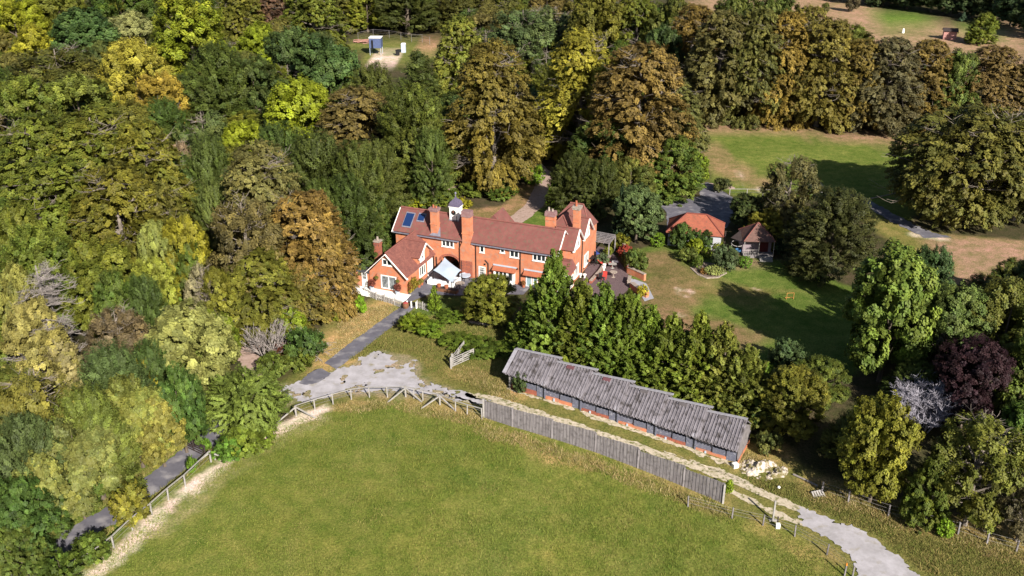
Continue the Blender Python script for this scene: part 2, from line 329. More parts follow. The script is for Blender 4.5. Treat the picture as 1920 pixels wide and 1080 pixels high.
at = N('ShaderNodeAttribute'); at.attribute_name = 'gcol'; geo = N('ShaderNodeNewGeometry'); col = at.outputs['Color']
def nz(scale, detail, p0, p1, vals):
    n = N('ShaderNodeTexNoise'); n.inputs['Scale'].default_value = scale; n.inputs['Detail'].default_value = detail; n.inputs['Roughness'].default_value = .7; t.links.new(geo.outputs['Position'], n.inputs[0])
    r = N('ShaderNodeValToRGB'); r.color_ramp.elements[0].position = p0; r.color_ramp.elements[1].position = p1; r.color_ramp.elements[0].color = (*vals[0], 1); r.color_ramp.elements[1].color = (*vals[1], 1)
    t.links.new(n.outputs['Fac'], r.inputs[0]); return n, r
for (s_, d_, p0, p1, v) in ((.12, 3, .35, .65, ((.82, .88, .8), (1.2, 1.12, 1.25))), (.7, 6, .32, .68, ((.6, .76, .5), (1.42, 1.22, 1.4))), (5.5, 6, .3, .7, ((.45, .5, .4), (1.6, 1.5, 1.5)))):
    n, r = nz(s_, d_, p0, p1, v); mx = N('ShaderNodeMix'); mx.data_type = 'RGBA'; mx.blend_type = 'MULTIPLY'; mx.inputs[0].default_value = 1; mx.clamp_result = False
    t.links.new(col, mx.inputs[6]); t.links.new(r.outputs[0], mx.inputs[7]); col = mx.outputs[2]
t.links.new(col, b.inputs['Base Color'])
bp = N('ShaderNodeBump'); bp.inputs['Strength'].default_value = .7; bp.inputs['Distance'].default_value = .12; t.links.new(n.outputs['Fac'], bp.inputs['Height']); t.links.new(bp.outputs[0], b.inputs['Normal'])
me.materials.append(m); tag(put('ground', me), kind='structure')
# ------------------------------------------------------------------ roads and paths
yard = PX((523, 727), (550, 721), (575, 714), (605, 704), (637, 690), (681, 668), (712, 658), (740, 666), (756, 682), (776, 678), (779, 698), (803, 713), (837, 726), (912, 748), (930, 757), (906, 757), (837, 747), (791, 737), (712, 731), (637, 738), (587, 753), (537, 760), (523, 750))
holes = np.array([p[:2] for p in PX((690, 700), (735, 700), (752, 692))])
edge_ = np.array([p[:2] for p in PX((560, 722), (640, 712), (720, 712), (800, 722), (880, 742))])
poly_sheet('gravel_yard', yard, GRAVEL, .35, .9, .16, .03, lambda X, Y, d: np.maximum(d + .45 * vnoise(X, Y, .22), np.minimum(.25 * (sdl(edge_, X, Y) - 1.6), .5) - .42 + 1.6 * vnoise(X, Y, 1.6) + 1.1 * vnoise(X, Y, .5) + .9 * vnoise(X, Y, .22)))
line_sheet('wheel_track', PX((880, 741), (920, 747), (960, 760), (1035, 784), (1113, 810), (1197, 838), (1282, 867), (1352, 892), (1380, 903), (1447, 932), (1500, 955)), 1.0, RUTM, .14, .6, .16)
line_sheet('wheel_track', PX((1240, 845), (1290, 862), (1340, 880), (1400, 905)), .35, RUTM, .22, .6, .2)
line_sheet('wheel_track', PX((820, 737), (870, 750), (905, 762)), .3, RUTM, .2, .6, .2)
line_sheet('wheel_track', PX((1368, 920), (1420, 945), (1460, 965), (1510, 985)), .7, RUTM, .16, .6, .16)
poly_sheet('gravel_drive', PX((1500, 950), (1563, 976), (1613, 992), (1650, 1018), (1690, 1050), (1735, 1090), (1760, 1130), (1640, 1150), (1613, 1085), (1600, 1052), (1563, 1018), (1505, 986)), GRAVEL, .16, .6, .16, .034, lambda X, Y, d: d + .5 * vnoise(X, Y, .25) + .35 * vnoise(X, Y, 3))
poly_sheet('asphalt_drive', PX((609, 681), (650, 648), (700, 612), (731, 590), (748, 578), (762, 573), (781, 574), (765, 588), (747, 604), (700, 640), (665, 668), (631, 692)), ASPH, .05, .5, .2, .035)
poly_sheet('asphalt_patch', PX((560, 719), (578, 702), (592, 692), (604, 691), (620, 701), (598, 718), (575, 722)), ASPH, .1, .5, .2, .045)
poly_sheet('courtyard', [HW(5.15, -7.9), HW(5.15, -.02), HW(17.6, -.02), HW(17.6, -2.4), HW(13.5, -3.6), HW(10.8, -5.3), HW(7.4, -6.4), HW(6.3, -8.6), HW(5.4, -9.4)], ASPH, .04, .5, .2, .03)
line_sheet('woodland_lane', PX((404, 800), (397, 825), (345, 862), (288, 905), (213, 962), (143, 1005), (75, 1055), (20, 1100)), 2.5, ASPH, .25, 1.2, .25)
poly_sheet('chalk_path', PX((444, 650), (460, 640), (488, 646), (497, 690), (500, 712), (455, 712), (450, 680)), EARTH, .2, .8, .2)
line_sheet('rear_drive', PX((940, 430), (980, 404), (1003, 384), (1018, 352), (1020, 326), (1000, 308), (975, 295)), 2.6, EARTH, .1, .8, .25)
line_sheet('garden_path', PX((755, 381), (790, 372), (815, 364), (845, 352), (875, 343)), 1.3, EARTH, .2, .8, .25)
poly_sheet('garage_forecourt', PX((1236, 384), (1313, 368), (1311, 345), (1327, 342), (1374, 370), (1378, 400), (1362, 428), (1250, 428), (1250, 398)), ASPH, .1, .8, .3)
poly_sheet('entrance_drive', PX((1596, 362), (1625, 372), (1670, 398), (1735, 432), (1790, 446), (1735, 446), (1680, 420), (1630, 392), (1590, 372)), ASPH, .25, .8, .3)
line_sheet('lane_edge', PX((1370, 352), (1335, 346), (1318, 344)), 1.0, EARTH, .2, .8, .3, .02)
# ------------------------------------------------------------------ tree kinds
def fib_dirs(n, r):
    d = r.normal(size=(n, 3)); return d / np.linalg.norm(d, axis=1)[:, None]
def leaf_mesh(name, P, A, Nn, L, Wd, R1, G1, material):
    S = np.cross(A, Nn); S /= np.linalg.norm(S, axis=1)[:, None] + 1e-9
    L = L[:, None]; Wd = Wd[:, None]
    V = np.stack([P - A * L / 2, P + S * Wd / 2, P + A * L / 2, P - S * Wd / 2], 1).reshape(-1, 3)
    Fc = np.arange(len(P) * 4).reshape(-1, 4); me = mesh_np(name, V, Fc, material)
    ca = me.color_attributes.new('leafv', 'FLOAT_COLOR', 'POINT')
    c = np.zeros((len(P), 4, 4), np.float32); c[:, :, 0] = np.clip(R1 * .5, 0, 1)[:, None]; c[:, :, 1] = np.clip(G1, 0, 1)[:, None]; c[:, :, 3] = 1
    ca.data.foreach_set('color', c.ravel()); return me
def limbs(seed, H, Wd, tr, n=7, lo=.18, reach=.72, hi=.8):
    r = random.Random(seed); m = MB(); top = (r.uniform(-.2, .2), r.uniform(-.2, .2), H * .82)
    m.tube([(0, 0, -.4), (0, 0, H * .05), (top[0] * .4, top[1] * .4, H * .4), top], [tr * 1.35, tr, tr * .65, tr * .12], 7)
    for i in range(n):
        z = H * (lo + (hi - .25 - lo) * i / n); a = i * 2.4 + r.random(); q = Wd * .5 * reach * r.uniform(.7, 1)
        p0 = Vector((0, 0, z)); p2 = Vector((q * math.cos(a), q * math.sin(a), z + q * r.uniform(.5, 1.0))); p1 = (p0 + p2) / 2 + Vector((0, 0, -.1 * q))
        m.tube([p0, p1, p2], [tr * .45, tr * .28, tr * .07], 5)
    return m
def crown(name, seed, H, Wd, lo=.12, shape='dome', nl=26, lr=.36, ns=850, nleaf=68, spr=(.5, .5, .46), leaf=(.30, .20), droop=0., mat=None, vstretch=1., upb=.5, inner=.25):
    r = np.random.default_rng(seed); R = Wd / 2; zc = H * (lo + 1) / 2; hz = H * (1 - lo) / 2
    # lobes
    d = fib_dirs(nl * 4, r); d = d[d[:, 2] > (-.85 if lo < .12 else -.6)][:nl]; nl = len(d)
    LR = R * lr * r.uniform(.75, 1.25, nl)
    if shape == 'dome': q = np.stack([d[:, 0] * (R - LR * .9), d[:, 1] * (R - LR * .9), zc + d[:, 2] * (hz - LR * .9)], 1)
    elif shape == 'tall':       # skirted crown, widest low down
        t = r.random(nl) ** .9; a = np.arange(nl) * 2.39996; rr = (R - LR * .8) * np.sqrt(np.clip(1 - t ** 3.0, 0, 1)) * (.78 + .22 * np.sin(np.pi * np.clip(t * 1.3 + .12, 0, 1)))
        q = np.stack([rr * np.cos(a), rr * np.sin(a), H * lo + (H * (1 - lo) - LR) * t + LR * .4], 1)
    else:                       # cone
        t = (np.arange(nl) + .5) / nl; a = np.arange(nl) * 2.39996; rr = (R) * (1 - t) ** .58 * .8 * (.85 + .3 * r.random(nl)); LR = R * lr * (1.1 - .75 * t) * r.uniform(.8, 1.2, nl)
        q = np.stack([rr * np.cos(a), rr * np.sin(a), H * lo + (H * (1 - lo) - LR * vstretch) * t + LR * .3], 1)
    lb = np.exp(r.normal(0, .13, nl)); lg = r.random(nl)
    st_ = np.array([1, 1, vstretch])
    # sprays on the union of the lobes
    li = r.choice(nl, ns * 4, p=LR ** 2 / (LR ** 2).sum()); dd = fib_dirs(ns * 4, r); P = q[li] + dd * (LR[li] * r.uniform(.85, 1.08, ns * 4))[:, None] * st_
    rel = (P[:, None, :] - q[None]) / st_; dist = np.linalg.norm(rel, axis=2) / LR[None]; dist[np.arange(len(P)), li] = 9
    keep = (dist.min(1) > .82) & (dd[:, 2] > -.75) & (P[:, 2] > .15); P = P[keep][:ns]; dd = dd[keep][:ns]; li = li[keep][:ns]
    k = int(ns * inner); ii = r.choice(nl, k); Pi = q[ii] * np.array([.6, .6, 1]) + fib_dirs(k, r) * (LR[ii] * .6)[:, None]; Pi[:, 2] = np.clip(Pi[:, 2], .2, H * .9)
    P = np.concatenate([P, Pi]); dd = np.concatenate([dd, fib_dirs(k, r)]); li = np.concatenate([li, ii]); n = len(P)
    sb = np.exp(r.normal(0, .25, n)) * lb[li]; sg = np.clip(lg[li] * .6 + r.normal(.2, .28, n), 0, 1)
    sz = r.uniform(.65, 1.3, n)
    out = P - np.array([0, 0, zc * .8]); out /= np.linalg.norm(out, axis=1)[:, None] + 1e-9
    ax = out * np.array([1, 1, .4]) + np.array([0, 0, .25 if droop <= 0 else 0]); ax[:, 2] += -droop; ax += r.normal(0, .25, (n, 3)); ax /= np.linalg.norm(ax, axis=1)[:, None]
    m = nleaf; I = np.repeat(np.arange(n), m); tt = r.uniform(-1, 1, n * m); o2 = fib_dirs(n * m, r) * (r.random(n * m) ** .4)[:, None]
    pos = P[I] + ax[I] * (tt * spr[2] * sz[I])[:, None] + o2 * (np.array([spr[0], spr[0], spr[1]]) * sz[I][:, None] * (1 - .35 * np.abs(tt))[:, None])
    pos[:, 2] -= np.abs(droop) * .3 * np.linalg.norm(o2[:, :2], axis=1) * spr[2]
    Nn = dd[I] * .75 + np.array([0, 0, upb]) + r.normal(0, .27, (n * m, 3)); Nn /= np.linalg.norm(Nn, axis=1)[:, None]
    A = ax[I] * (.8 if spr[2] > spr[0] * 1.2 else .2) + r.normal(0, .5, (n * m, 3)); A -= Nn * (A * Nn).sum(1)[:, None]; A /= np.linalg.norm(A, axis=1)[:, None] + 1e-9
    s2 = r.uniform(.7, 1.3, n * m); lb2 = sb[I] * np.exp(r.normal(0, .09, n * m)); lg2 = np.clip(sg[I] + r.normal(0, .12, n * m), 0, 1)
    pos[:, 2] = np.maximum(pos[:, 2], .05)
    return leaf_mesh(name, pos, A, Nn, leaf[0] * s2, leaf[1] * s2, lb2, lg2, mat or LEAF)
def twigs(seed, H, Wd, depth=4, r0=.16, spread=.6, trunk=.3, mat=None, nb=5, droop=0., minr=.012, lean=0.):
    r = random.Random(seed); m = MB()
    def rec(p, d, L, rad, k):
        pts = [p]; q = p.copy(); dd = d.copy()
        for i in range(3):
            dd = (dd + Vector((r.uniform(-.2, .2), r.uniform(-.2, .2), r.uniform(-.12, .16) - droop))).normalized(); q = q + dd * L / 3; pts.append(q.copy())
        m.tube(pts, [rad, rad * .85, rad * .7, rad * .5], 4 if k < 2 else 3, cap=False)
        if k >= depth: return
        for j in range(nb):
            t = r.choice([1, 2, 3]); a = r.uniform(0, 6.28); o = Vector((math.cos(a), math.sin(a), r.uniform(-.1, .5)))
            rec(pts[t], (dd * (1 - spread) + o * spread).normalized(), L * r.uniform(.5, .75), max(rad * .5, minr), k + 1)
    if trunk > 0:
        n = 9; pts = [Vector((lean * i / n, 0, -.3 + H * i / n)) for i in range(n + 1)]; m.tube(pts, [r0 * (1.2 - i / n) + .02 for i in range(n + 1)], 6)
        for i in range(2, n):
            for j in range(4):
                a = r.uniform(0, 6.28); rec(pts[i], Vector((math.cos(a), math.sin(a), r.uniform(-.1, .35))), Wd * .3 * (1.15 - .6 * i / n), r0 * .35, 1)
    else:
        for j in range(9):
            a = j * .7; rec(Vector((math.cos(a) * Wd * .08, math.sin(a) * Wd * .08, -.1)), Vector((math.cos(a) * .55, math.sin(a) * .55, 1)).normalized(), H * .42, r0 * .5, 1)
    me = bpy.data.meshes.new('twigs'); me.from_pydata(m.v, [], m.f); me.materials.append(mat or DEADW); return me
KINDS = {}
TWIGM = mk('grey_bark', (.24, .2, .17), (.13, .11, .09), 3, .9)
def kind(k, H, Wd, variants, trunkr, tl=7, name='broadleaf_tree', lo=.18, tm=None):
    L = []
    for i, kw in enumerate(variants):
        me = crown(k + '_crown', 100 + len(KINDS) * 10 + i, H, Wd, **kw)
        tb = limbs(i + len(KINDS), H, Wd, trunkr, tl, lo); 
        if k in ('ash', 'beech', 'spread'):
            tw_ = twigs(50 + i, H * (1.0 if k == 'ash' else .97), Wd * 1.12, depth=3, nb=4, r0=trunkr * .6, spread=.6, minr=.02, mat=TWIGM); tb.add([v.co[:] for v in tw_.vertices], [tuple(q.vertices) for q in tw_.polygons])
        tme = bpy.data.meshes.new(k + '_trunk'); tme.from_pydata(tb.v, [], tb.f); tme.materials.append(TWIGM if k in ('ash', 'beech', 'spread') else (tm or BARK))
        L.append((me, tme))
    KINDS[k] = (H, Wd, L, name)
kind('oak', 15, 12, [dict(lo=.0, nl=38, lr=.3), dict(lo=.0, nl=48, lr=.25), dict(lo=.03, nl=30, lr=.33), dict(lo=.0, nl=38, lr=.28, shape='tall')], .35, name='broadleaf_tree')
kind('big', 15, 12, [dict(lo=.02, nl=36, lr=.32, leaf=(0.40, 0.30), nleaf=59, spr=(0.60, 0.52, 0.52)), dict(lo=.02, nl=28, lr=.34, leaf=(0.40, 0.30), nleaf=59, spr=(0.60, 0.52, 0.52))], .35, name='broadleaf_tree')
kind('beech', 20, 13, [dict(lo=.0, shape='tall', nl=(84, 70, 96)[_], lr=(.22, .25, .2)[_], ns=1700, nleaf=46, spr=(.36, .3, .62), droop=.5, leaf=(.36, .17), vstretch=1.15) for _ in range(3)], .45, name='beech_tree')
kind('spread', 15, 15, [dict(lo=.0, nl=80, lr=.22, ns=2000, nleaf=42, spr=(.36, .3, .6), droop=.45, leaf=(.36, .17), vstretch=1.1) for _ in range(2)], .5, name='beech_tree')
kind('yew', 12, 10, [dict(lo=.03, shape='tall', nl=52, lr=.27, ns=864, nleaf=72, spr=(0.36, 0.29, 0.77), droop=-.15, leaf=(0.30, 0.09), vstretch=1.1, mat=NEEDLE) for _ in range(2)], .35, name='yew_tree')
kind('conifer', 15, 8, [dict(lo=.04, shape='cone', nl=44, lr=.3, ns=837, nleaf=65, spr=(0.39, 0.26, 0.73), droop=.25, leaf=(0.30, 0.09), mat=NEEDLE) for _ in range(2)], .28, name='conifer_tree')
kind('cypress', 10, 5.4, [dict(lo=.0, shape='cone', nl=64, lr=(.3, .27, .25)[_], ns=820, nleaf=40, spr=(.17, .17, .42), droop=-.75, leaf=(.26, .12), vstretch=1.5, mat=NEEDLE, upb=.15) for _ in range(3)], .22, name='cypress_tree')
kind('ash', 12, 9, [dict(lo=.04, nl=30, lr=.3, ns=513, nleaf=57, spr=(0.43, 0.43, 0.43), inner=.05, leaf=(0.29, 0.15)) for _ in range(2)], .26, 10, name='broadleaf_tree')
kind('broom', 7, 9, [dict(lo=.0, nl=26, lr=.34, ns=520, nleaf=50, spr=(.22, .2, .75), droop=.1, leaf=(.4, .09), mat=NEEDLE, upb=.3)], .2, name='feathery_tree')
kind('shrub', 3, 4, [dict(lo=.0, nl=20, lr=.36, ns=170, nleaf=44, spr=(.26, .24, .25), leaf=(.2, .13)) for _ in range(3)], .08, 5, name='shrub')
kind('cone', 3.4, 1.5, [dict(lo=.0, shape='cone', nl=30, lr=.34, ns=240, nleaf=36, spr=(.1, .1, .2), droop=-.9, leaf=(.13, .06), vstretch=1.5, mat=NEEDLE)], .06, 3, name='dwarf_conifer')
kind('topiary', 1.7, 1.8, [dict(lo=.0, nl=22, lr=.55, ns=260, nleaf=26, spr=(.09, .07, .08), leaf=(.11, .07), inner=.1)], .05, 3, name='clipped_bush')
CLEARP = [(397, 815), (385, 832), (372, 848), (350, 860), (335, 872), (320, 885), (300, 900), (288, 912), (205, 958), (190, 968), (170, 980), (150, 995), (130, 1012), (110, 1028), (462, 662), (480, 668), (470, 690), (488, 695), (600, 620), (640, 600), (640, 640), (560, 712),
 (900, 402), (945, 400), (985, 372), (1020, 325), (1008, 316), (1000, 400), (960, 415), (765, 380), (790, 372), (850, 352), (1250, 392), (1290, 392), (1330, 385), (1350, 375), (1320, 352), (1335, 362), (1240, 398), (1660, 425), (1700, 455), (1850, 490), (1750, 475), (1800, 520), (1640, 440), (1350, 300), (1600, 290), (1500, 300), (1345, 330),
 (668, 82), (690, 80), (705, 75), (740, 80), (780, 82), (715, 112), (742, 110), (700, 100), (1560, 14), (1640, 30), (1650, 58), (1740, 62), (1700, 40), (1880, 95), (1905, 98), (1320, 5), (1780, 68)]
def unhide(P, h, wd):
    P = np.array(P, float)
    for _ in range(14):
        bx, by = pix(P[0], P[1], P[2]); tx, ty = pix(P[0], P[1], P[2] + h); cy = (by + ty) / 2; hh = (by - ty) / 2 + 4; Z = P[1] * ct + (CAMH - h / 2) * st; hw = wd / 2 * F / Z * .95; bad = [(x, y) for x, y in CLEARP if ((x - bx) / hw) ** 2 + ((y - cy) / hh) ** 2 < .95]
        if not bad: break
        sx = sum(bx - x for x, y in bad) / len(bad); below = sum(y - cy for x, y in bad) > 0
        P[0] += .45 * (1 if sx > 0 else -1); h *= .985; wd *= .985
        if below: P[1] += .5
        P[2] = float(TH(P[0], P[1]))
    return P, h, wd
def pix(x, y, z=0):
    d = y * ct + (CAMH - z) * st; up = y * st - (CAMH - z) * ct
    return 960 + F * x / d, 540 - F * up / d
def put_tree(P, k, h, wd, col, aut=.3, label='', cat='tree', group=None, name=None, rz=None, var=None, prefix=None):
    if cat == 'tree' and k not in ('shrub', 'topiary', 'cone') and P[2] < 5: P, h, wd = unhide(P, h, wd)
    H0, W0, L, nm = KINDS[k]; v = random.randrange(len(L)) if var is None else var
    root = thing(name or nm, label, cat, (P[0], P[1], P[2]), random.uniform(0, 6.28) if rz is None else rz, group); root.scale = (wd / W0, wd / W0, h / H0)
    cr = put('crown' if cat == 'tree' else 'foliage', L[v][0], root); j = np.exp(np.random.default_rng(int(P[0] * 97 + P[1] * 31) % 99991).normal(0, .05, 3)); cf = (.84, 1.02, .95) if col[0] > col[1] * 1.1 and k in ('beech', 'spread') else (.92, 1.0, .95) if col[0] > col[1] * 1.1 else (1.05, 1.04, .8) if k in ('yew', 'conifer') else (.88, 1.02, .8); cr.color = (col[0] * j[0] * cf[0], col[1] * j[1] * cf[1], col[2] * j[2] * cf[2], aut * .4)
    put('trunk' if cat == 'tree' else 'stem', L[v][1], root); return root
YG = (.19, .18, .015); GOLD = (.26, .20, .03); ORG = (.24, .115, .028); BRN = (.14, .10, .036); OLI = (.105, .108, .018); GRN = (.052, .082, .016)
DKG = (.04, .066, .015); YEW = (.036, .049, .011); LIM = (.16, .215, .018); PAL = (.26, .24, .10); PUR = (.026, .011, .015); BLG = (.052, .08, .026); PNK = (.24, .17, .10); MID = (.085, .10, .018)
PLACED = []
import re
def anchor(P, label):
    s = re.split(r' (?:in the|at the|beside|with|near|below|above|just|between|cut|on the|under|right of|left of|directly|standing|tucked|against|behind|beyond|among|overhanging|leaning|along|up the|immediately|that|touching|masking|peeping|around|turning|running|filling|nearest|from|inside|of the row|second|at|in|by|next)\b', label)[0]
    s = ' '.join(s.split()[:6]).rstrip(',')
    if len(s.split()) >= 3: ANCH.append((P[0], P[1], s))
ANCH = []
def tt(x, ytop, h, wpx, k, col, aut, label, group=None, **kw):     # by the picture position of its top
    P = GT(x, ytop, h); Z = P[1] * ct + (CAMH - h * .6) * st; PLACED.append((P[0], P[1], wpx * Z / F / 2)); anchor(P, label); return put_tree(P, k, h, wpx * Z / F, col, aut, label, group=group, **kw)
def tb(x, yb, ytop, wpx, k, col, aut, label, group=None, **kw):    # by the picture position of its foot and the row of its top
    P = G(x, yb); h = height_at(P, ytop); Z = P[1] * ct + (CAMH - h * .6) * st; PLACED.append((P[0], P[1], wpx * Z / F / 2)); anchor(P, label); return put_tree(P, k, h, wpx * Z / F, col, aut, label, group=group, **kw)
W_ = 'in the left wood'
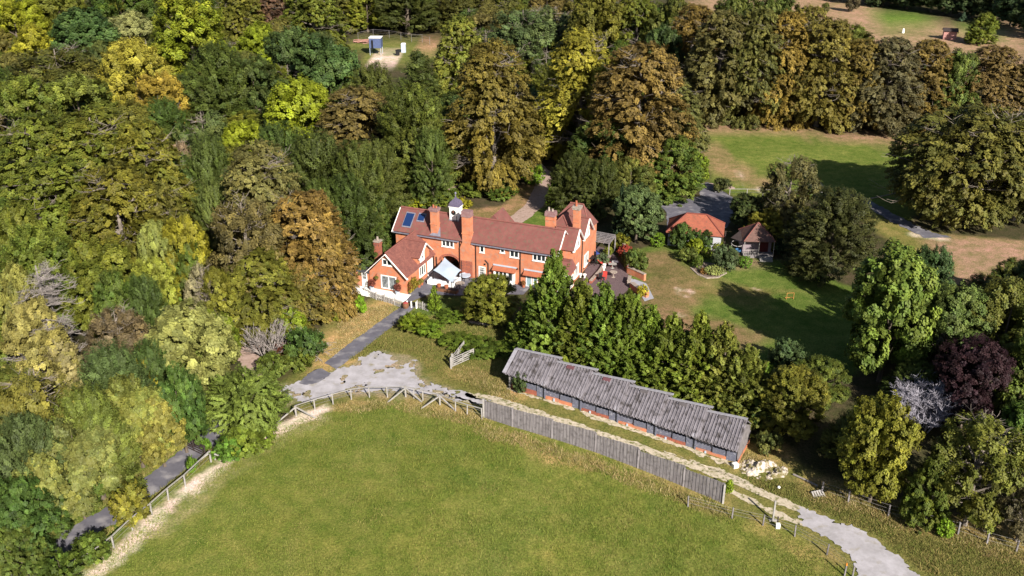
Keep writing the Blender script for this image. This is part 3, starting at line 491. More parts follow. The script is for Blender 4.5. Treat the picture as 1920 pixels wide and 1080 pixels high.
# --- wood, far rows (each: picture x, row of top, height m, picture width, kind, colour, autumn share, label)
for a in [
 (12, -20, 17, 110, 'oak', YG, .4, 'yellow-green tree cut by the left edge in the top corner of the wood'),
 (52, 42, 14, 95, 'oak', (.26, .23, .02), .3, 'small bright yellow tree just below the top left corner'),
 (100, -28, 16, 120, 'oak', OLI, .3, 'dull olive tree on the top edge beside the corner yellow tree'),
 (150, 18, 16, 120, 'big', BLG, .1, 'dark blue-green tree between the corner yellow tree and the tall yellow-green one'),
 (235, 22, 13, 100, 'oak', PAL, .3, 'cream-leaved whitebeam near the top edge of the wood'),
 (215, -38, 17, 120, 'oak', GRN, .2, 'plain green tree on the top edge above the cream-leaved whitebeam'),
 (345, -18, 20, 160, 'oak', (.17, .16, .016), .5, 'tall yellow-green tree with a full rounded crown near the top of the left wood'),
 (440, -30, 18, 120, 'beech', OLI, .4, 'olive weeping tree on the top edge right of the tall yellow-green one'),
 (482, 44, 12, 100, 'oak', (.2, .21, .018), .2, 'flat-topped bright green-yellow tree under the top olive trees'),
 (505, -18, 16, 100, 'beech', (.12, .055, .04), .3, 'purplish-brown tree near the top edge left of the clearing'),
 (580, -40, 19, 130, 'beech', OLI, .4, 'olive-brown tree on the top edge above the dark green trees'),
 (545, 48, 16, 115, 'oak', BLG, .1, 'bluish green tree above the round yellow-green maple'),
 (608, 66, 16, 120, 'big', (.06, .085, .03), .15, 'broad soft green tree at the left end of the clearing'),
 (243, 72, 17, 135, 'oak', GOLD, .4, 'golden yellow tree in the middle of the upper left wood'),
 (290, 138, 13, 115, 'oak', (.31, .19, .03), .4, 'deep golden tree with orange tips just below the taller golden one'),
 (330, 185, 9, 60, 'ash', (.30, .16, .03), .5, 'small orange-gold tree at the foot of the golden pair'),
 (100, 88, 15, 165, 'ash', (.075, .07, .018), .3, 'wide dark olive tree with bare twigs below the corner yellow tree'),
 (405, 88, 17, 150, 'yew', (0.049, 0.067, 0.015), .2, 'large dark green yew between the golden trees and the round yellow-green maple'),
 (470, 108, 15, 120, 'oak', (.06, .08, .022), .2, 'mid green tree leaning on the large dark yew'),
 (40, 140, 15, 130, 'oak', (.10, .105, .02), .3, 'olive green tree on the left edge a little above the great beeches'),
 (135, 142, 14, 150, 'oak', (.14, .155, .03), .25, 'light green tree between the dark olive tree and the great beeches'),
 (225, 190, 13, 140, 'oak', (.13, .13, .025), .4, 'yellowish green tree with pale dead limbs below the golden trees'),
 (300, 190, 12, 110, 'yew', DKG, .1, 'short dark yew under the golden pair'),
 (555, 140, 15, 122, 'big', (.20, .215, .016), .2, 'round yellow-green maple standing out among dark yews'),
 (455, 228, 11, 110, 'oak', (.23, .225, .016), .2, 'low bright yellow tree right above the brown-topped beech'),
 (375, 205, 13, 110, 'ash', (.07, .085, .03), .2, 'thin green tree with whitish twigs left of the low yellow tree'),
 (330, 262, 11, 65, 'ash', PNK, .3, 'small pinkish cream tree on the right flank of the great beeches'),
 (385, 262, 14, 105, 'yew', (0.051, 0.077, 0.018), .1, 'upright green yew beside the brown-topped beech'),
 (345, 290, 12, 70, 'oak', (.07, .095, .03), .2, 'slim soft green tree tucked beside the pinkish cream one'),
 (700, 128, 15, 125, 'yew', (0.061, 0.079, 0.018), .3, 'dark green yew directly below the clearing'),
 (783, 96, 15, 115, 'conifer', (0.057, 0.077, 0.020), .3, 'pointed dark green tree masking the right end of the clearing'),
 (665, 165, 14, 168, 'beech', (.15, .10, .034), .3, 'brown-gold beech in the middle of the dark yews'),
 (745, 205, 10, 70, 'ash', (.16, .16, .07), .3, 'small pale grey-green tree at the right shoulder of the brown-gold beech'),
 (770, 165, 16, 160, 'yew', (0.059, 0.074, 0.015), .35, 'broad dark yew between the clearing and the giant weeping beech'),
 (520, 240, 15, 140, 'yew', (0.043, 0.070, 0.015), .1, 'dark yew immediately behind the brown-topped beech'),
 (590, 255, 15, 140, 'yew', (0.041, 0.061, 0.014), .1, 'darkest yew below the round yellow-green maple'),
 (665, 275, 14, 130, 'yew', (0.049, 0.067, 0.015), .2, 'dark yew below the brown-gold beech'),
 (740, 262, 13, 130, 'yew', (0.068, 0.087, 0.020), .2, 'green yew left of the giant weeping beech and above the garden path'),
 (800, 240, 13, 100, 'yew', (0.061, 0.090, 0.022), .2, 'green yew touching the left side of the giant weeping beech'),
 (645, 335, 12, 120, 'yew', (0.038, 0.058, 0.013), .1, 'dense dark yew just up the slope from the skylight end of the house'),
 (700, 330, 9, 60, 'conifer', (0.121, 0.166, 0.018), .1, 'slim bright green conifer behind the dark yew near the skylights'),
 (595, 345, 12, 80, 'yew', (0.051, 0.077, 0.018), .1, 'green yew peeping over the orange-brown beech'),
 (700, 372, 8, 70, 'oak', (.06, .085, .02), .2, 'low green tree touching the left gable of the house roof'),
 (60, 215, 17, 190, 'beech', (.092, .108, .017), .3, 'great olive beech at the left edge with its crown cut by the frame'),
 (165, 208, 18, 215, 'beech', (.10, .108, .018), .5, 'largest of the olive beeches at the left, orange at its top'),
 (262, 232, 17, 170, 'beech', (.105, .10, .018), .5, 'olive beech with orange crown tips on the right of the great beeches'),
 (95, 300, 16, 200, 'beech', (.10, .10, .016), .3, 'olive beech in front of the great left-edge beeches'),
 (205, 310, 16, 200, 'beech', (.105, .10, .016), .4, 'front beech of the olive group with a broad skirt'),
 (290, 345, 13, 130, 'beech', (.10, .088, .018), .4, 'smaller olive beech right of the front skirted one'),
 (20, 380, 14, 130, 'oak', (.10, .115, .018), .3, 'green tree on the left edge under the great beeches'),
 (482, 272, 17, 190, 'beech', BRN, .35, 'brown-topped beech with grey twigs showing at its crown'),
 (566, 358, 14, 180, 'beech', (.21, .105, .03), .5, 'orange-brown weeping beech left of the white-walled cottage'),
 (608, 425, 10.5, 105, 'beech', (.20, .105, .03), .5, 'lower orange-brown beech nearest the white-walled cottage'),
 (450, 375, 14, 150, 'ash', (.12, .085, .032), .4, 'brownish twiggy tree below the brown-topped beech'),
 (395, 345, 12, 90, 'yew', (0.068, 0.096, 0.024), .2, 'green tree in the gap between great beeches and brown-topped beech'),
 (480, 470, 9.5, 165, 'beech', (.105, .10, .020), .35, 'olive weeping tree on the left of the orange-brown beech foot'),
 (560, 500, 7, 110, 'beech', (.12, .09, .022), .45, 'low olive and rust tree above the grey dead bushes'),
 (335, 408, 12, 100, 'oak', (.19, .18, .018), .3, 'yellow-green tree in the heart of the left wood'),
 (285, 415, 12, 80, 'oak', (.20, .19, .06), .3, 'tall pale yellow tree below the smaller olive beech'),
 (275, 485, 10, 100, 'oak', (.20, .20, .035), .3, 'pale lime-yellow tree directly under the tall pale one'),
 (60, 430, 13, 150, 'oak', (.08, .10, .018), .3, 'mid green tree near the left edge above the pale yellow thicket'),
 (165, 445, 12, 150, 'oak', (.09, .11, .018), .35, 'mid green tree above the dead grey tree'),
 (215, 500, 11, 100, 'oak', (.07, .10, .02), .2, 'darker green tree right of the dead grey tree top'),
 (375, 495, 9, 70, 'ash', PNK, .2, 'pinkish brown thin tree in the heart of the left wood'),
 (415, 500, 8.5, 110, 'oak', (.14, .14, .018), .3, 'olive-yellow tree above the chalk path'),
 (350, 450, 10, 80, 'oak', (.08, .10, .018), .3, 'shadowy green tree behind the pinkish brown one'),
 (45, 560, 10, 130, 'oak', (.26, .22, .07), .4, 'pale yellow thicket tree near the left edge beside the dead tree'),
 (15, 500, 11, 90, 'oak', (.17, .16, .05), .4, 'cream and green tree on the left edge half way up'),
 (90, 610, 7, 90, 'oak', (.24, .2, .09), .4, 'pale cream tree around the dead grey trunk'),
 (212, 580, 9, 120, 'ash', (.14, .095, .055), .3, 'mauve-brown twiggy tree right of the dead grey trunk'),
 (265, 525, 10, 90, 'yew', (0.047, 0.074, 0.020), .1, 'dark green yew behind the mauve-brown twiggy tree'),
 (345, 575, 10, 160, 'big', (.21, .205, .065), .25, 'large pale silvery yellow tree in the lower left wood'),
 (395, 585, 7, 85, 'oak', (.13, .145, .018), .25, 'yellow-green tree overhanging the chalk path'),
 (370, 635, 6, 80, 'oak', (.12, .135, .03), .2, 'low yellow-green tree left of the chalk path'),
 (275, 645, 8, 90, 'yew', (0.041, 0.070, 0.020), .1, 'low dark yew below the pale silvery tree'),
 (264, 662, 7, 60, 'shrub', (.26, .23, .02), .3, 'small clear yellow bush on top of the low dark yews'),
 (200, 655, 10, 150, 'yew', (0.051, 0.077, 0.029), .1, 'blue-green yew in the lower left wood'),
 (60, 685, 12, 170, 'ash', (.11, .10, .024), .4, 'olive-brown tree in the lower left below the pale thicket'),
 (150, 735, 10, 150, 'yew', (0.081, 0.109, 0.022), .3, 'soft green feathery yew in the lower left'),
 (235, 703, 9, 120, 'big', (.16, .15, .04), .45, 'pinkish yellow tree above the asphalt lane'),
 (285, 742, 7, 95, 'big', (.16, .155, .04), .4, 'lower pinkish yellow tree beside the lane'),
 (335, 690, 9, 100, 'oak', (.06, .10, .022), .15, 'fresh green tree left of the feathery tree'),
 (316, 720, 6, 40, 'oak', (.15, .19, .018), .1, 'tiny lime tree among the pinkish yellow ones'),
 (35, 790, 10, 150, 'yew', (0.054, 0.083, 0.029), .1, 'blue-green yew on the left edge low in the picture'),
 (125, 783, 9, 150, 'big', (.145, .14, .045), .35, 'pale brownish leafy tree near the bottom left'),
 (80, 860, 8, 120, 'big', (.15, .15, .045), .35, 'cream-tipped tree lower left beside the pale brownish one'),
 (150, 875, 6, 90, 'oak', (.07, .105, .02), .2, 'green tree overhanging the near part of the lane'),
 (30, 915, 8, 140, 'oak', (.045, .075, .018), .1, 'dark green tree in the bottom left corner above the lane'),
 (85, 935, 5, 90, 'oak', (.06, .09, .02), .2, 'green tree beside the lane near the bottom left'),
 (25, 985, 5, 90, 'oak', (.07, .10, .02), .25, 'low green tree at the bottom left by the lane'),
]: tt(*a)
for a in [
 (690, 60, -18, 85, 'oak', (.14, .15, .018), .5, 'yellowish tree standing directly left of the big dark conifer'),
 (640, 58, -35, 100, 'beech', (.09, .09, .02), .3, 'narrow olive tree on the top edge left of the clearing'),
 (765, 64, -45, 120, 'yew', (0.046, 0.059, 0.013), .25, 'huge dark conifer-like yew at the back of the clearing'),
 (852, 58, -30, 100, 'yew', (0.054, 0.064, 0.015), .3, 'dark olive tree right of the huge dark yew at the clearing'),
 (905, 45, -40, 110, 'yew', (0.049, 0.059, 0.014), .3, 'dark tree on the top edge right of the clearing'),
 (868, 240, 35, 123, 'beech', (.16, .14, .022), .5, 'tall yellow-olive beech at the right end of the clearing'),
 (926, 350, 80, 185, 'beech', (.125, .095, .022), .5, 'giant weeping beech behind the clock turret'),
 (855, 335, 225, 95, 'beech', (.075, .085, .018), .3, 'dark green tree at the left foot of the giant weeping beech'),
 (980, 160, 15, 130, 'ash', (.085, .105, .045), .15, 'grey-green poplar with pale stems behind the giant beech'),
 (1040, 130, 8, 95, 'ash', (.10, .11, .045), .2, 'second grey-green poplar with pale stems next to the golden beech'),
 (1085, 300, 58, 168, 'beech', (.25, .175, .022), .6, 'golden yellow beech right of the giant weeping one'),
 (1055, 280, 170, 100, 'beech', (.09, .10, .018), .45, 'green and gold beech filling the foot of the golden one'),
 (1190, 345, 82, 212, 'beech', (.145, .098, .03), .45, 'orange-brown beech right of the golden one'),
 (1250, 330, 150, 145, 'beech', (.115, .085, .03), .35, 'brown weeping beech beside the upper paddock corner'),
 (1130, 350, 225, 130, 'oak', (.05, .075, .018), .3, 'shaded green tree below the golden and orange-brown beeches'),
 (1255, 370, 252, 125, 'oak', (.085, .115, .022), .3, 'green tree with yellow edge above the garage forecourt'),
 (1300, 350, 285, 55, 'oak', (.15, .17, .018), .3, 'yellow-green tree tip at the bend of the forecourt'),
 (1178, 392, 295, 90, 'oak', (.09, .10, .025), .4, 'yellowish tree behind the round green garden tree'),
 (1075, 402, 290, 100, 'yew', YEW, .15, 'black-green yew right behind the east chimneys'),
 (1125, 410, 305, 80, 'yew', (0.041, 0.054, 0.013), .2, 'second black-green yew behind the pergola'),
 (1205, 455, 346, 96, 'big', (.080, .110, .042), .1, 'round pale green tree between the pergola and the garage'),
 (1162, 455, 345, 30, 'cypress', (.018, .032, .016), .05, 'narrow black-green column tree beside the round pale green tree'),
 (1118, 150, -28, 115, 'oak', OLI, .3, 'dark olive tree on the top edge above the golden beech'),
 (1188, 152, -22, 115, 'beech', OLI, .4, 'olive beech on the top edge above the orange-brown beech'),
 (1245, 160, -12, 105, 'oak', (.075, .085, .022), .3, 'green tree on the top edge left of the rust-topped beech'),
 (1340, 226, 22, 145, 'beech', (.105, .088, .030), .35, 'brown-green beech at the left end of the row beyond the upper paddock'),
 (1405, 230, 18, 134, 'beech', (.10, .088, .025), .35, 'olive beech second in the row beyond the upper paddock'),
 (1460, 230, 26, 134, 'beech', (.19, .12, .026), .55, 'golden-orange beech in the row beyond the upper paddock'),
 (1530, 236, 34, 145, 'beech', (.13, .105, .026), .45, 'olive-gold beech in the middle of the row beyond the upper paddock'),
 (1595, 240, 76, 112, 'beech', (.20, .11, .03), .5, 'shorter rust-orange beech in the row beyond the upper paddock'),
 (1650, 244, 74, 145, 'beech', (.10, .078, .038), .3, 'grey-brown beech in the row beyond the upper paddock'),
 (1720, 240, 78, 134, 'beech', (.16, .095, .03), .4, 'red-brown beech near the right end of the row'),
 (1775, 246, 95, 90, 'oak', (.085, .11, .026), .3, 'green tree between two brown beeches near the right end of the row'),
 (1850, 240, 84, 156, 'beech', (.15, .09, .036), .35, 'large red-brown beech at the right end of the row'),
 (1925, 248, 92, 134, 'beech', (.14, .085, .034), .35, 'red-brown beech cut by the right edge'),
 (1290, 190, 12, 134, 'beech', (.15, .09, .028), .4, 'rust-topped beech behind the left end of the row'),
 (1235, 200, 48, 90, 'oak', (.045, .06, .022), .1, 'dark green tree between the orange-brown beech and the row'),
 (1370, 180, -12, 120, 'oak', (.075, .085, .024), .3, 'green tree behind the row just left of the open far field'),
 (1500, 190, 14, 120, 'beech', (.16, .12, .028), .5, 'golden olive beech second line near the far field'),
 (1575, 180, 48, 120, 'oak', (.09, .105, .022), .35, 'green-gold tree behind the rust-orange beech'),
 (1440, 180, -8, 120, 'oak', (.07, .085, .024), .3, 'dark green tree on the top edge where the far field begins'),
 (1790, 415, 203, 270, 'spread', (.10, .085, .024), .4, 'great spreading olive beech on the right above the pink field'),
 (1900, 412, 215, 200, 'spread', (.095, .085, .024), .4, 'spreading olive beech cut by the right edge above the pink field'),
 (1470, 445, 285, 105, 'ash', (.075, .065, .03), .4, 'twiggy brown-green tree with a leaning pale trunk behind the summerhouse'),
 (1400, 430, 362, 70, 'oak', (.05, .065, .022), .15, 'dark bushy tree at the edge of the forecourt'),
 (1430, 460, 392, 80, 'oak', (.17, .15, .02), .5, 'yellow-leaved small tree behind the summerhouse'),
 (1490, 450, 385, 80, 'oak', (.09, .085, .022), .5, 'low tree with a yellow tip left of the broad yew'),
 (1552, 515, 362, 165, 'yew', (.040, .047, .015), .2, 'broad dark yew on the right of the summerhouse'),
 (1648, 715, 462, 158, 'big', (.125, .145, .030), .3, 'tall lime-green maple at the right end of the lawn'),
 (1765, 640, 445, 110, 'oak', (.05, .075, .028), .1, 'blue-green small-topped tree against the pink field'),
 (1905, 640, 480, 110, 'oak', (.05, .07, .022), .2, 'dark tree against the pink field at the right edge'),
 (1755, 720, 530, 150, 'oak', (.085, .11, .03), .2, 'soft olive-green tree right of the tall lime-green maple'),
 (1860, 720, 525, 160, 'oak', (.10, .115, .026), .3, 'broad olive-green tree near the right edge'),
 (1920, 800, 600, 130, 'oak', (.09, .11, .026), .25, 'olive-green tree cut by the right edge beside the purple one'),
 (1800, 800, 642, 155, 'oak', PUR, .04, 'dark purple-leaved tree among green ones on the right'),
 (1480, 815, 692, 125, 'oak', (.11, .11, .020), .4, 'round olive-yellow tree right of the stables'),
 (1630, 940, 735, 142, 'oak', (.15, .14, .020), .4, 'large yellow-olive tree above the bottom right track'),
 (1580, 870, 780, 90, 'yew', (0.074, 0.090, 0.022), .3, 'shaded green tree on the left of the large yellow-olive one'),
 (1808, 985, 765, 170, 'ash', (.10, .10, .024), .35, 'olive-green open-crowned tree above the bottom right fence'),
 (1900, 930, 755, 120, 'oak', (.08, .12, .022), .15, 'fresh green tree at the right edge beyond the fence'),
 (1905, 1015, 880, 100, 'ash', (.10, .085, .045), .3, 'brown twiggy tree at the right edge beside the wire fence'),
 (1730, 980, 850, 90, 'oak', (.085, .10, .02), .3, 'lower green tree between the yellow-olive and open-crowned ones'),
 (1838, 82, 22, 58, 'oak', (.14, .14, .022), .4, 'ivy-clad yellow-green column tree in the far field'),
 (921, 606, 520, 112, 'oak', (.12, .14, .022), .4, 'rounded yellow-green tree in front of the long house wall'),
 (465, 808, 702, 150, 'broom', (.125, .14, .03), .2, 'feathery yellow-green tree overhanging the left end of the gravel yard'),
]: tb(*a)
# cypress row behind the stables, one by one
ORD = ['first', 'second', 'third', 'fourth', 'fifth', 'sixth', 'seventh', 'eighth', 'ninth', 'tenth']
cyp = [(1003, 652, 545, 62, 'left-most cypress of the hedge, lowest at its side'), (1036, 668, 472, 78, 'tallest cypress of the hedge, in front of the right end of the house'), (1088, 688, 526, 76, 'second tallest cypress, just right of the tallest'),
       (1128, 700, 533, 80, 'full cypress below the brick-edged patio'), (1172, 712, 542, 80, 'cypress just under the patio steps'), (1212, 722, 575, 74, 'cypress at the left end of the lawn'),
       (1252, 738, 592, 78, 'cypress with a thin leader against the lawn'), (1300, 752, 588, 80, 'cypress in front of the dry part of the lawn'), (1345, 765, 606, 76, 'cypress near the right end of the hedge'), (1390, 785, 650, 74, 'low cypress ending the hedge behind the last stable')]
for x, yb, yt, wp, lb in cyp:
    tb(x, yb, yt, wp * 1.65, 'cypress', (.09, .118, .016) if x < 1340 else (.11, .115, .022), .3 if x < 1300 else .5, lb, 'cypresses of the hedge behind the stables')
for i, (x, yb, yt, wp) in enumerate(((1020, 640, 560, 60), (1070, 660, 570, 70), (1110, 676, 590, 70), (1150, 690, 590, 70), (1195, 700, 610, 70), (1235, 716, 640, 60), (1278, 728, 640, 60), (1325, 742, 650, 60), (1370, 756, 665, 60))):
    tb(x, yb, yt, wp * 1.8, 'cypress', (.085, .112, .016), .3, f'{ORD[i]} lower green cypress from the left among the taller ones of the hedge', 'lower cypresses within the hedge')
# distant tree line
ORD_ = ['first', 'second', 'third', 'fourth', 'fifth', 'sixth', 'seventh', 'eighth', 'ninth', 'tenth']
for i, (x, yb) in enumerate(((1600, 8), (1655, 14), (1700, 20), (1745, 26), (1785, 32), (1822, 36), (1858, 42), (1893, 52), (1925, 64), (1950, 76), (1560, 2), (1680, 4), (1770, 12), (1850, 20), (1920, 30))):
    tb(x, yb - 3, yb - 75, 70, 'oak', (.045, .065, .03) if i % 3 else (.055, .075, .03), .15, f'dark green tree, {ORD[i % 10]} from the left in the {"nearer" if i < 10 else "farther"} distant line beyond the far field', 'trees of the distant line')
# shrubs
S_ = dict(cat='shrub')
for a in [
 (672, 588, 556, 34, 'shrub', (.15, .21, .016), .1, 'lime-green bush at the foot of the orange-brown beech'),
 (635, 600, 575, 30, 'shrub', (.15, .17, .018), .2, 'yellow-green bush on the edge of the dry grass bank'),
 (775, 620, 592, 62, 'shrub', (.13, .155, .012), .2, 'low yellow-green mound beside the asphalt drive'),
  (860, 648, 632, 70, 'shrub', (.085, .115, .016), .2, 'low bramble mound left of the stables'),
 (905, 660, 642, 80, 'shrub', (.08, .11, .016), .2, 'long low bramble mound just behind the gates'),
 (955, 664, 646, 60, 'shrub', (.075, .105, .016), .2, 'bramble mound touching the hedge end'),
 (850, 598, 584, 60, 'shrub', (.10, .14, .018), .1, 'low bright green mound below the courtyard'),
 (810, 628, 606, 55, 'shrub', (.10, .13, .014), .2, 'second low mound running right from the drive'),
 (545, 640, 582, 60, 'shrub', (.17, .19, .018), .2, 'yellow-green bush between the grey dead bushes'),
 (575, 680, 618, 75, 'shrub', (.055, .08, .022), .1, 'dark green bush right of the grey dead bushes'),
 (533, 672, 645, 36, 'shrub', (.13, .045, .03), .2, 'small red-brown bush below the grey dead bushes'),
 (560, 690, 655, 60, 'shrub', (.10, .12, .02), .2, 'green bush behind the patch of asphalt'),
 (515, 705, 665, 60, 'shrub', (.08, .11, .02), .2, 'green bush beside the chalk path mouth'),
 (250, 978, 912, 72, 'shrub', (.15, .135, .018), .5, 'bush turning yellow between the lane and the fence'),
 (178, 1050, 1003, 70, 'shrub', (.065, .10, .018), .2, 'green bush between the lane and the fence near the bottom'),
 (120, 1095, 1040, 80, 'shrub', (.06, .09, .018), .2, 'green bush at the bottom edge beside the fence'),
 (362, 885, 857, 22, 'shrub', (.10, .15, .016), .1, 'small bright bush at the fence corner by the timber gate'),
 (388, 845, 823, 20, 'shrub', (.09, .16, .018), .1, 'tiny bright green bush on the lane behind the timber gate'),
 (470, 845, 800, 90, 'shrub', (.13, .155, .02), .2, 'long yellow-green scrub behind the missing stretch of fence'),
 (430, 860, 825, 60, 'shrub', (.09, .14, .022), .1, 'green scrub between the lane end and the fence'),
 (1000, 345, 308, 42, 'shrub', (.14, .20, .014), .1, 'lime bush below the giant weeping beech'),
 (1036, 398, 342, 26, 'shrub', (.15, .22, .014), .1, 'tall thin lime bush beside the rear drive'),
 (780, 392, 372, 40, 'shrub', (.24, .22, .016), .3, 'yellow bush behind the skylights'),
 (868, 394, 372, 34, 'shrub', (.28, .24, .016), .3, 'golden yellow bush right of the clock turret'),
 (815, 385, 362, 60, 'shrub', (.11, .14, .016), .3, 'green-yellow bush behind the left chimney'),
 (838, 380, 355, 50, 'shrub', (.12, .15, .018), .3, 'green-yellow bush left of the clock turret'),
 (745, 400, 372, 44, 'shrub', (.08, .12, .02), .1, 'fresh green bush behind the roof end'),
 (893, 366, 342, 60, 'shrub', (.08, .11, .018), .2, 'green bush on the top of the dry slope'),
 (940, 372, 345, 60, 'shrub', (.075, .105, .018), .2, 'green bush under the giant beech at the dry slope'),
 (826, 345, 308, 16, 'cone', (.12, .15, .022), .1, 'slim green conifer behind the garden path'),
 (1163, 466, 440, 36, 'shrub', (.12, .125, .016), .4, 'olive rounded bush behind the small red one'),
 (1172, 482, 460, 28, 'shrub', (.30, .045, .03), .1, 'small rounded red bush beside the patio drive'),
 (1190, 512, 468, 44, 'shrub', (.085, .105, .026), .3, 'long green shrub on the garden side of the patio wall'),
 (1183, 496, 470, 36, 'shrub', (.08, .10, .03), .2, 'green shrub touching the small red bush'),
 (1232, 462, 438, 28, 'topiary', (.13, .19, .016), .1, 'lime clipped ball at the foot of the round pale green tree'),
 (1275, 466, 420, 46, 'shrub', (.05, .085, .02), .1, 'dark green laurel in front of the orange roofed garage'),
 (1312, 468, 432, 46, 'shrub', (.05, .08, .02), .1, 'right-hand dark laurel in front of the garage'),
 (1302, 478, 448, 28, 'topiary', (.19, .21, .02), .1, 'largest clipped ball, yellow-green on top'),
 (1344, 468, 452, 20, 'topiary', (.15, .18, .02), .1, 'flattened clipped ball right in front of the garage wall'),
 (1326, 484, 464, 18, 'topiary', (.16, .19, .02), .1, 'small clipped ball between the largest one and the willow bush'),
 (1309, 505, 478, 15, 'topiary', (.085, .115, .018), .1, 'tall clipped egg-shaped bush at the lawn edge'),
 (1290, 490, 465, 36, 'shrub', (.10, .12, .03), .3, 'loose olive bush under the largest clipped ball'),
 (1355, 508, 462, 52, 'shrub', (.075, .095, .045), .1, 'grey-green willow bush in the island bed'),
 (1396, 502, 480, 26, 'topiary', (.09, .15, .018), .1, 'bright round bush right of the island bed'),
 (1465, 478, 448, 32, 'shrub', (.035, .06, .03), .1, 'blue-green bush against the summerhouse'),
 (1353, 360, 334, 34, 'shrub', (.05, .06, .024), .2, 'dark hedge stub beside the road bend'),
 (1470, 696, 640, 66, 'shrub', (.06, .08, .036), .1, 'grey-green rounded shrub at the right end of the lawn'),
 (1432, 715, 680, 34, 'shrub', (.13, .19, .016), .1, 'lime bush between the hedge end and the grey-green shrub'),
 (1425, 800, 745, 60, 'shrub', (.06, .085, .022), .2, 'green bush behind the last stable'),
 (1440, 850, 812, 50, 'shrub', (.08, .08, .03), .4, 'dull scrub bush above the chalk heap'),
 (1365, 925, 900, 18, 'shrub', (.18, .24, .018), .1, 'bright ivy clump on the right end of the board fence'),
 (1770, 1005, 975, 36, 'shrub', (.17, .20, .02), .2, 'small yellow-green bush at the wire fence'),
 (1205, 556, 535, 22, 'shrub', (.36, .30, .02), .2, 'bright yellow bush on the brick steps'),
 (1130, 495, 476, 26, 'shrub', (.10, .12, .07), .1, 'grey-green tree-like bush in the middle of the patio'),
 (1140, 478, 463, 20, 'shrub', (.16, .16, .03), .3, 'yellow-green bush at the narrow end of the patio'),
 (945, 610, 590, 36, 'shrub', (.06, .085, .03), .1, 'dark bush at the foot of the rounded front tree'),
 (975, 735, 700, 28, 'shrub', (.06, .085, .03), .1, 'bluish weed bush beside the left end of the stables'),
 (650, 445, 425, 70, 'shrub', (.09, .10, .045), .3, 'greyish bush behind the cottage chimney'),
 (690, 470, 440, 40, 'shrub', (.14, .12, .08), .3, 'buff-coloured scrub behind the cottage chimney'),
 (672, 420, 395, 60, 'shrub', (.09, .14, .018), .2, 'fresh green bush up the slope left of the house'),
 (697, 425, 402, 36, 'shrub', (.10, .15, .018), .2, 'fresh green bush beside the left end of the house'),
 (1597, 22, -12, 26, 'oak', (.10, .08, .05), .3, 'small brown tree on its own in the far field'),
 (1546, 26, 5, 16, 'oak', (.10, .10, .03), .3, 'tiny lone tree at the left end of the far field'),
 (1805, 40, 22, 14, 'cone', (.10, .14, .10), .1, 'pale small conifer at the edge of the far field'),
 (1790, 66, 54, 12, 'shrub', (.15, .12, .05), .4, 'brown bush beside the field shelter'),
]:
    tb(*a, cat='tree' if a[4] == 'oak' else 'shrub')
tb(815, 583, 535, 25, 'cone', (.12, .16, .016), .1, 'small pointed conifer between the cottage and the courtyard', cat='shrub')
# dead and bare ones
def bare(name, label, x, yb, ytop, seed, wpx, m, **kw):
    P = G(x, yb); h = height_at(P, ytop); Z = P[1] * ct + (CAMH - h / 2) * st; root = thing(name, label, 'tree' if kw.get('trunk', .3) > 0 else 'shrub', tuple(P), seed)
    me = twigs(seed, h, wpx * Z / F, mat=m, **kw); put('branches', me, root); return root
bare('dead_tree', 'tall dead grey tree with bare branches in the left wood', 116, 715, 492, 5, 150, DEADW, r0=.22, depth=4, nb=5, spread=.75, minr=.016)
bare('dead_bush', 'grey dead many-stemmed bush left of the yellow-green one', 503, 672, 588, 6, 80, DEADW, trunk=0, r0=.2, minr=.02, depth=4, nb=4, spread=.35)
bare('dead_bush', 'grey dead branches drooping right of the yellow-green bush', 572, 668, 600, 7, 70, DEADW, trunk=0, r0=.2, minr=.02, depth=4, nb=4, spread=.4, droop=.12)
bare('dead_bush', 'silvery leafless bush in front of the purple tree', 1730, 806, 698, 8, 125, SILVER, trunk=0, r0=.16, depth=5, nb=5, spread=.5, minr=.018)
bare('dead_bush', 'reddish leafless bush left of the round olive-yellow tree', 1440, 800, 725, 9, 60, mk('red_twigs', (.2, .13, .11)), trunk=0, r0=.08, depth=4, nb=4, spread=.4)
# filler trees between and behind the ones above, low enough to stay beneath them
KEEP = [[(655, 60), (815, 60), (820, 128), (690, 130)], [(1330, -60), (1960, -60), (1960, 110), (1800, 85), (1700, 70), (1600, 40), (1500, 12), (1400, -5), (1330, -10)], [(1300, 240), (1700, 270), (1700, 420), (1300, 380)], [(435, 650), (500, 650), (505, 710), (440, 710)]]
USED = set()
def cword(c):
    r_, g_, b_ = c
    if g_ < .06: return 'dark green'
    if r_ > g_ * 1.25: return 'brown'
    if r_ > g_ * 1.02: return 'olive'
    return 'blue-green' if b_ > .03 else 'mid green'
def auto_label(P, c, what):
    best = sorted(ANCH, key=lambda a: (a[0] - P[0]) ** 2 + (a[1] - P[1]) ** 2)[:14]
    for a in best:
        if (P[0] - a[0]) ** 2 + (P[1] - a[1]) ** 2 > 45 ** 2: continue
        dx, dy = P[0] - a[0], P[1] - a[1]; lr_ = 'right' if dx > 0 else 'left'; fb = 'behind' if dy > 0 else 'in front'
        d = f'{lr_} of' if abs(dx) > 2 * abs(dy) else (fb + (' of' if fb == 'in front' else '') if abs(dy) > 2 * abs(dx) else f'{fb} and {lr_} of')
        for e in (what,):
            s = f'{e}{cword(c)} lower tree {d} the {a[2]}'
            if len(s.split()) > 16: continue
            if s not in USED: USED.add(s); return s
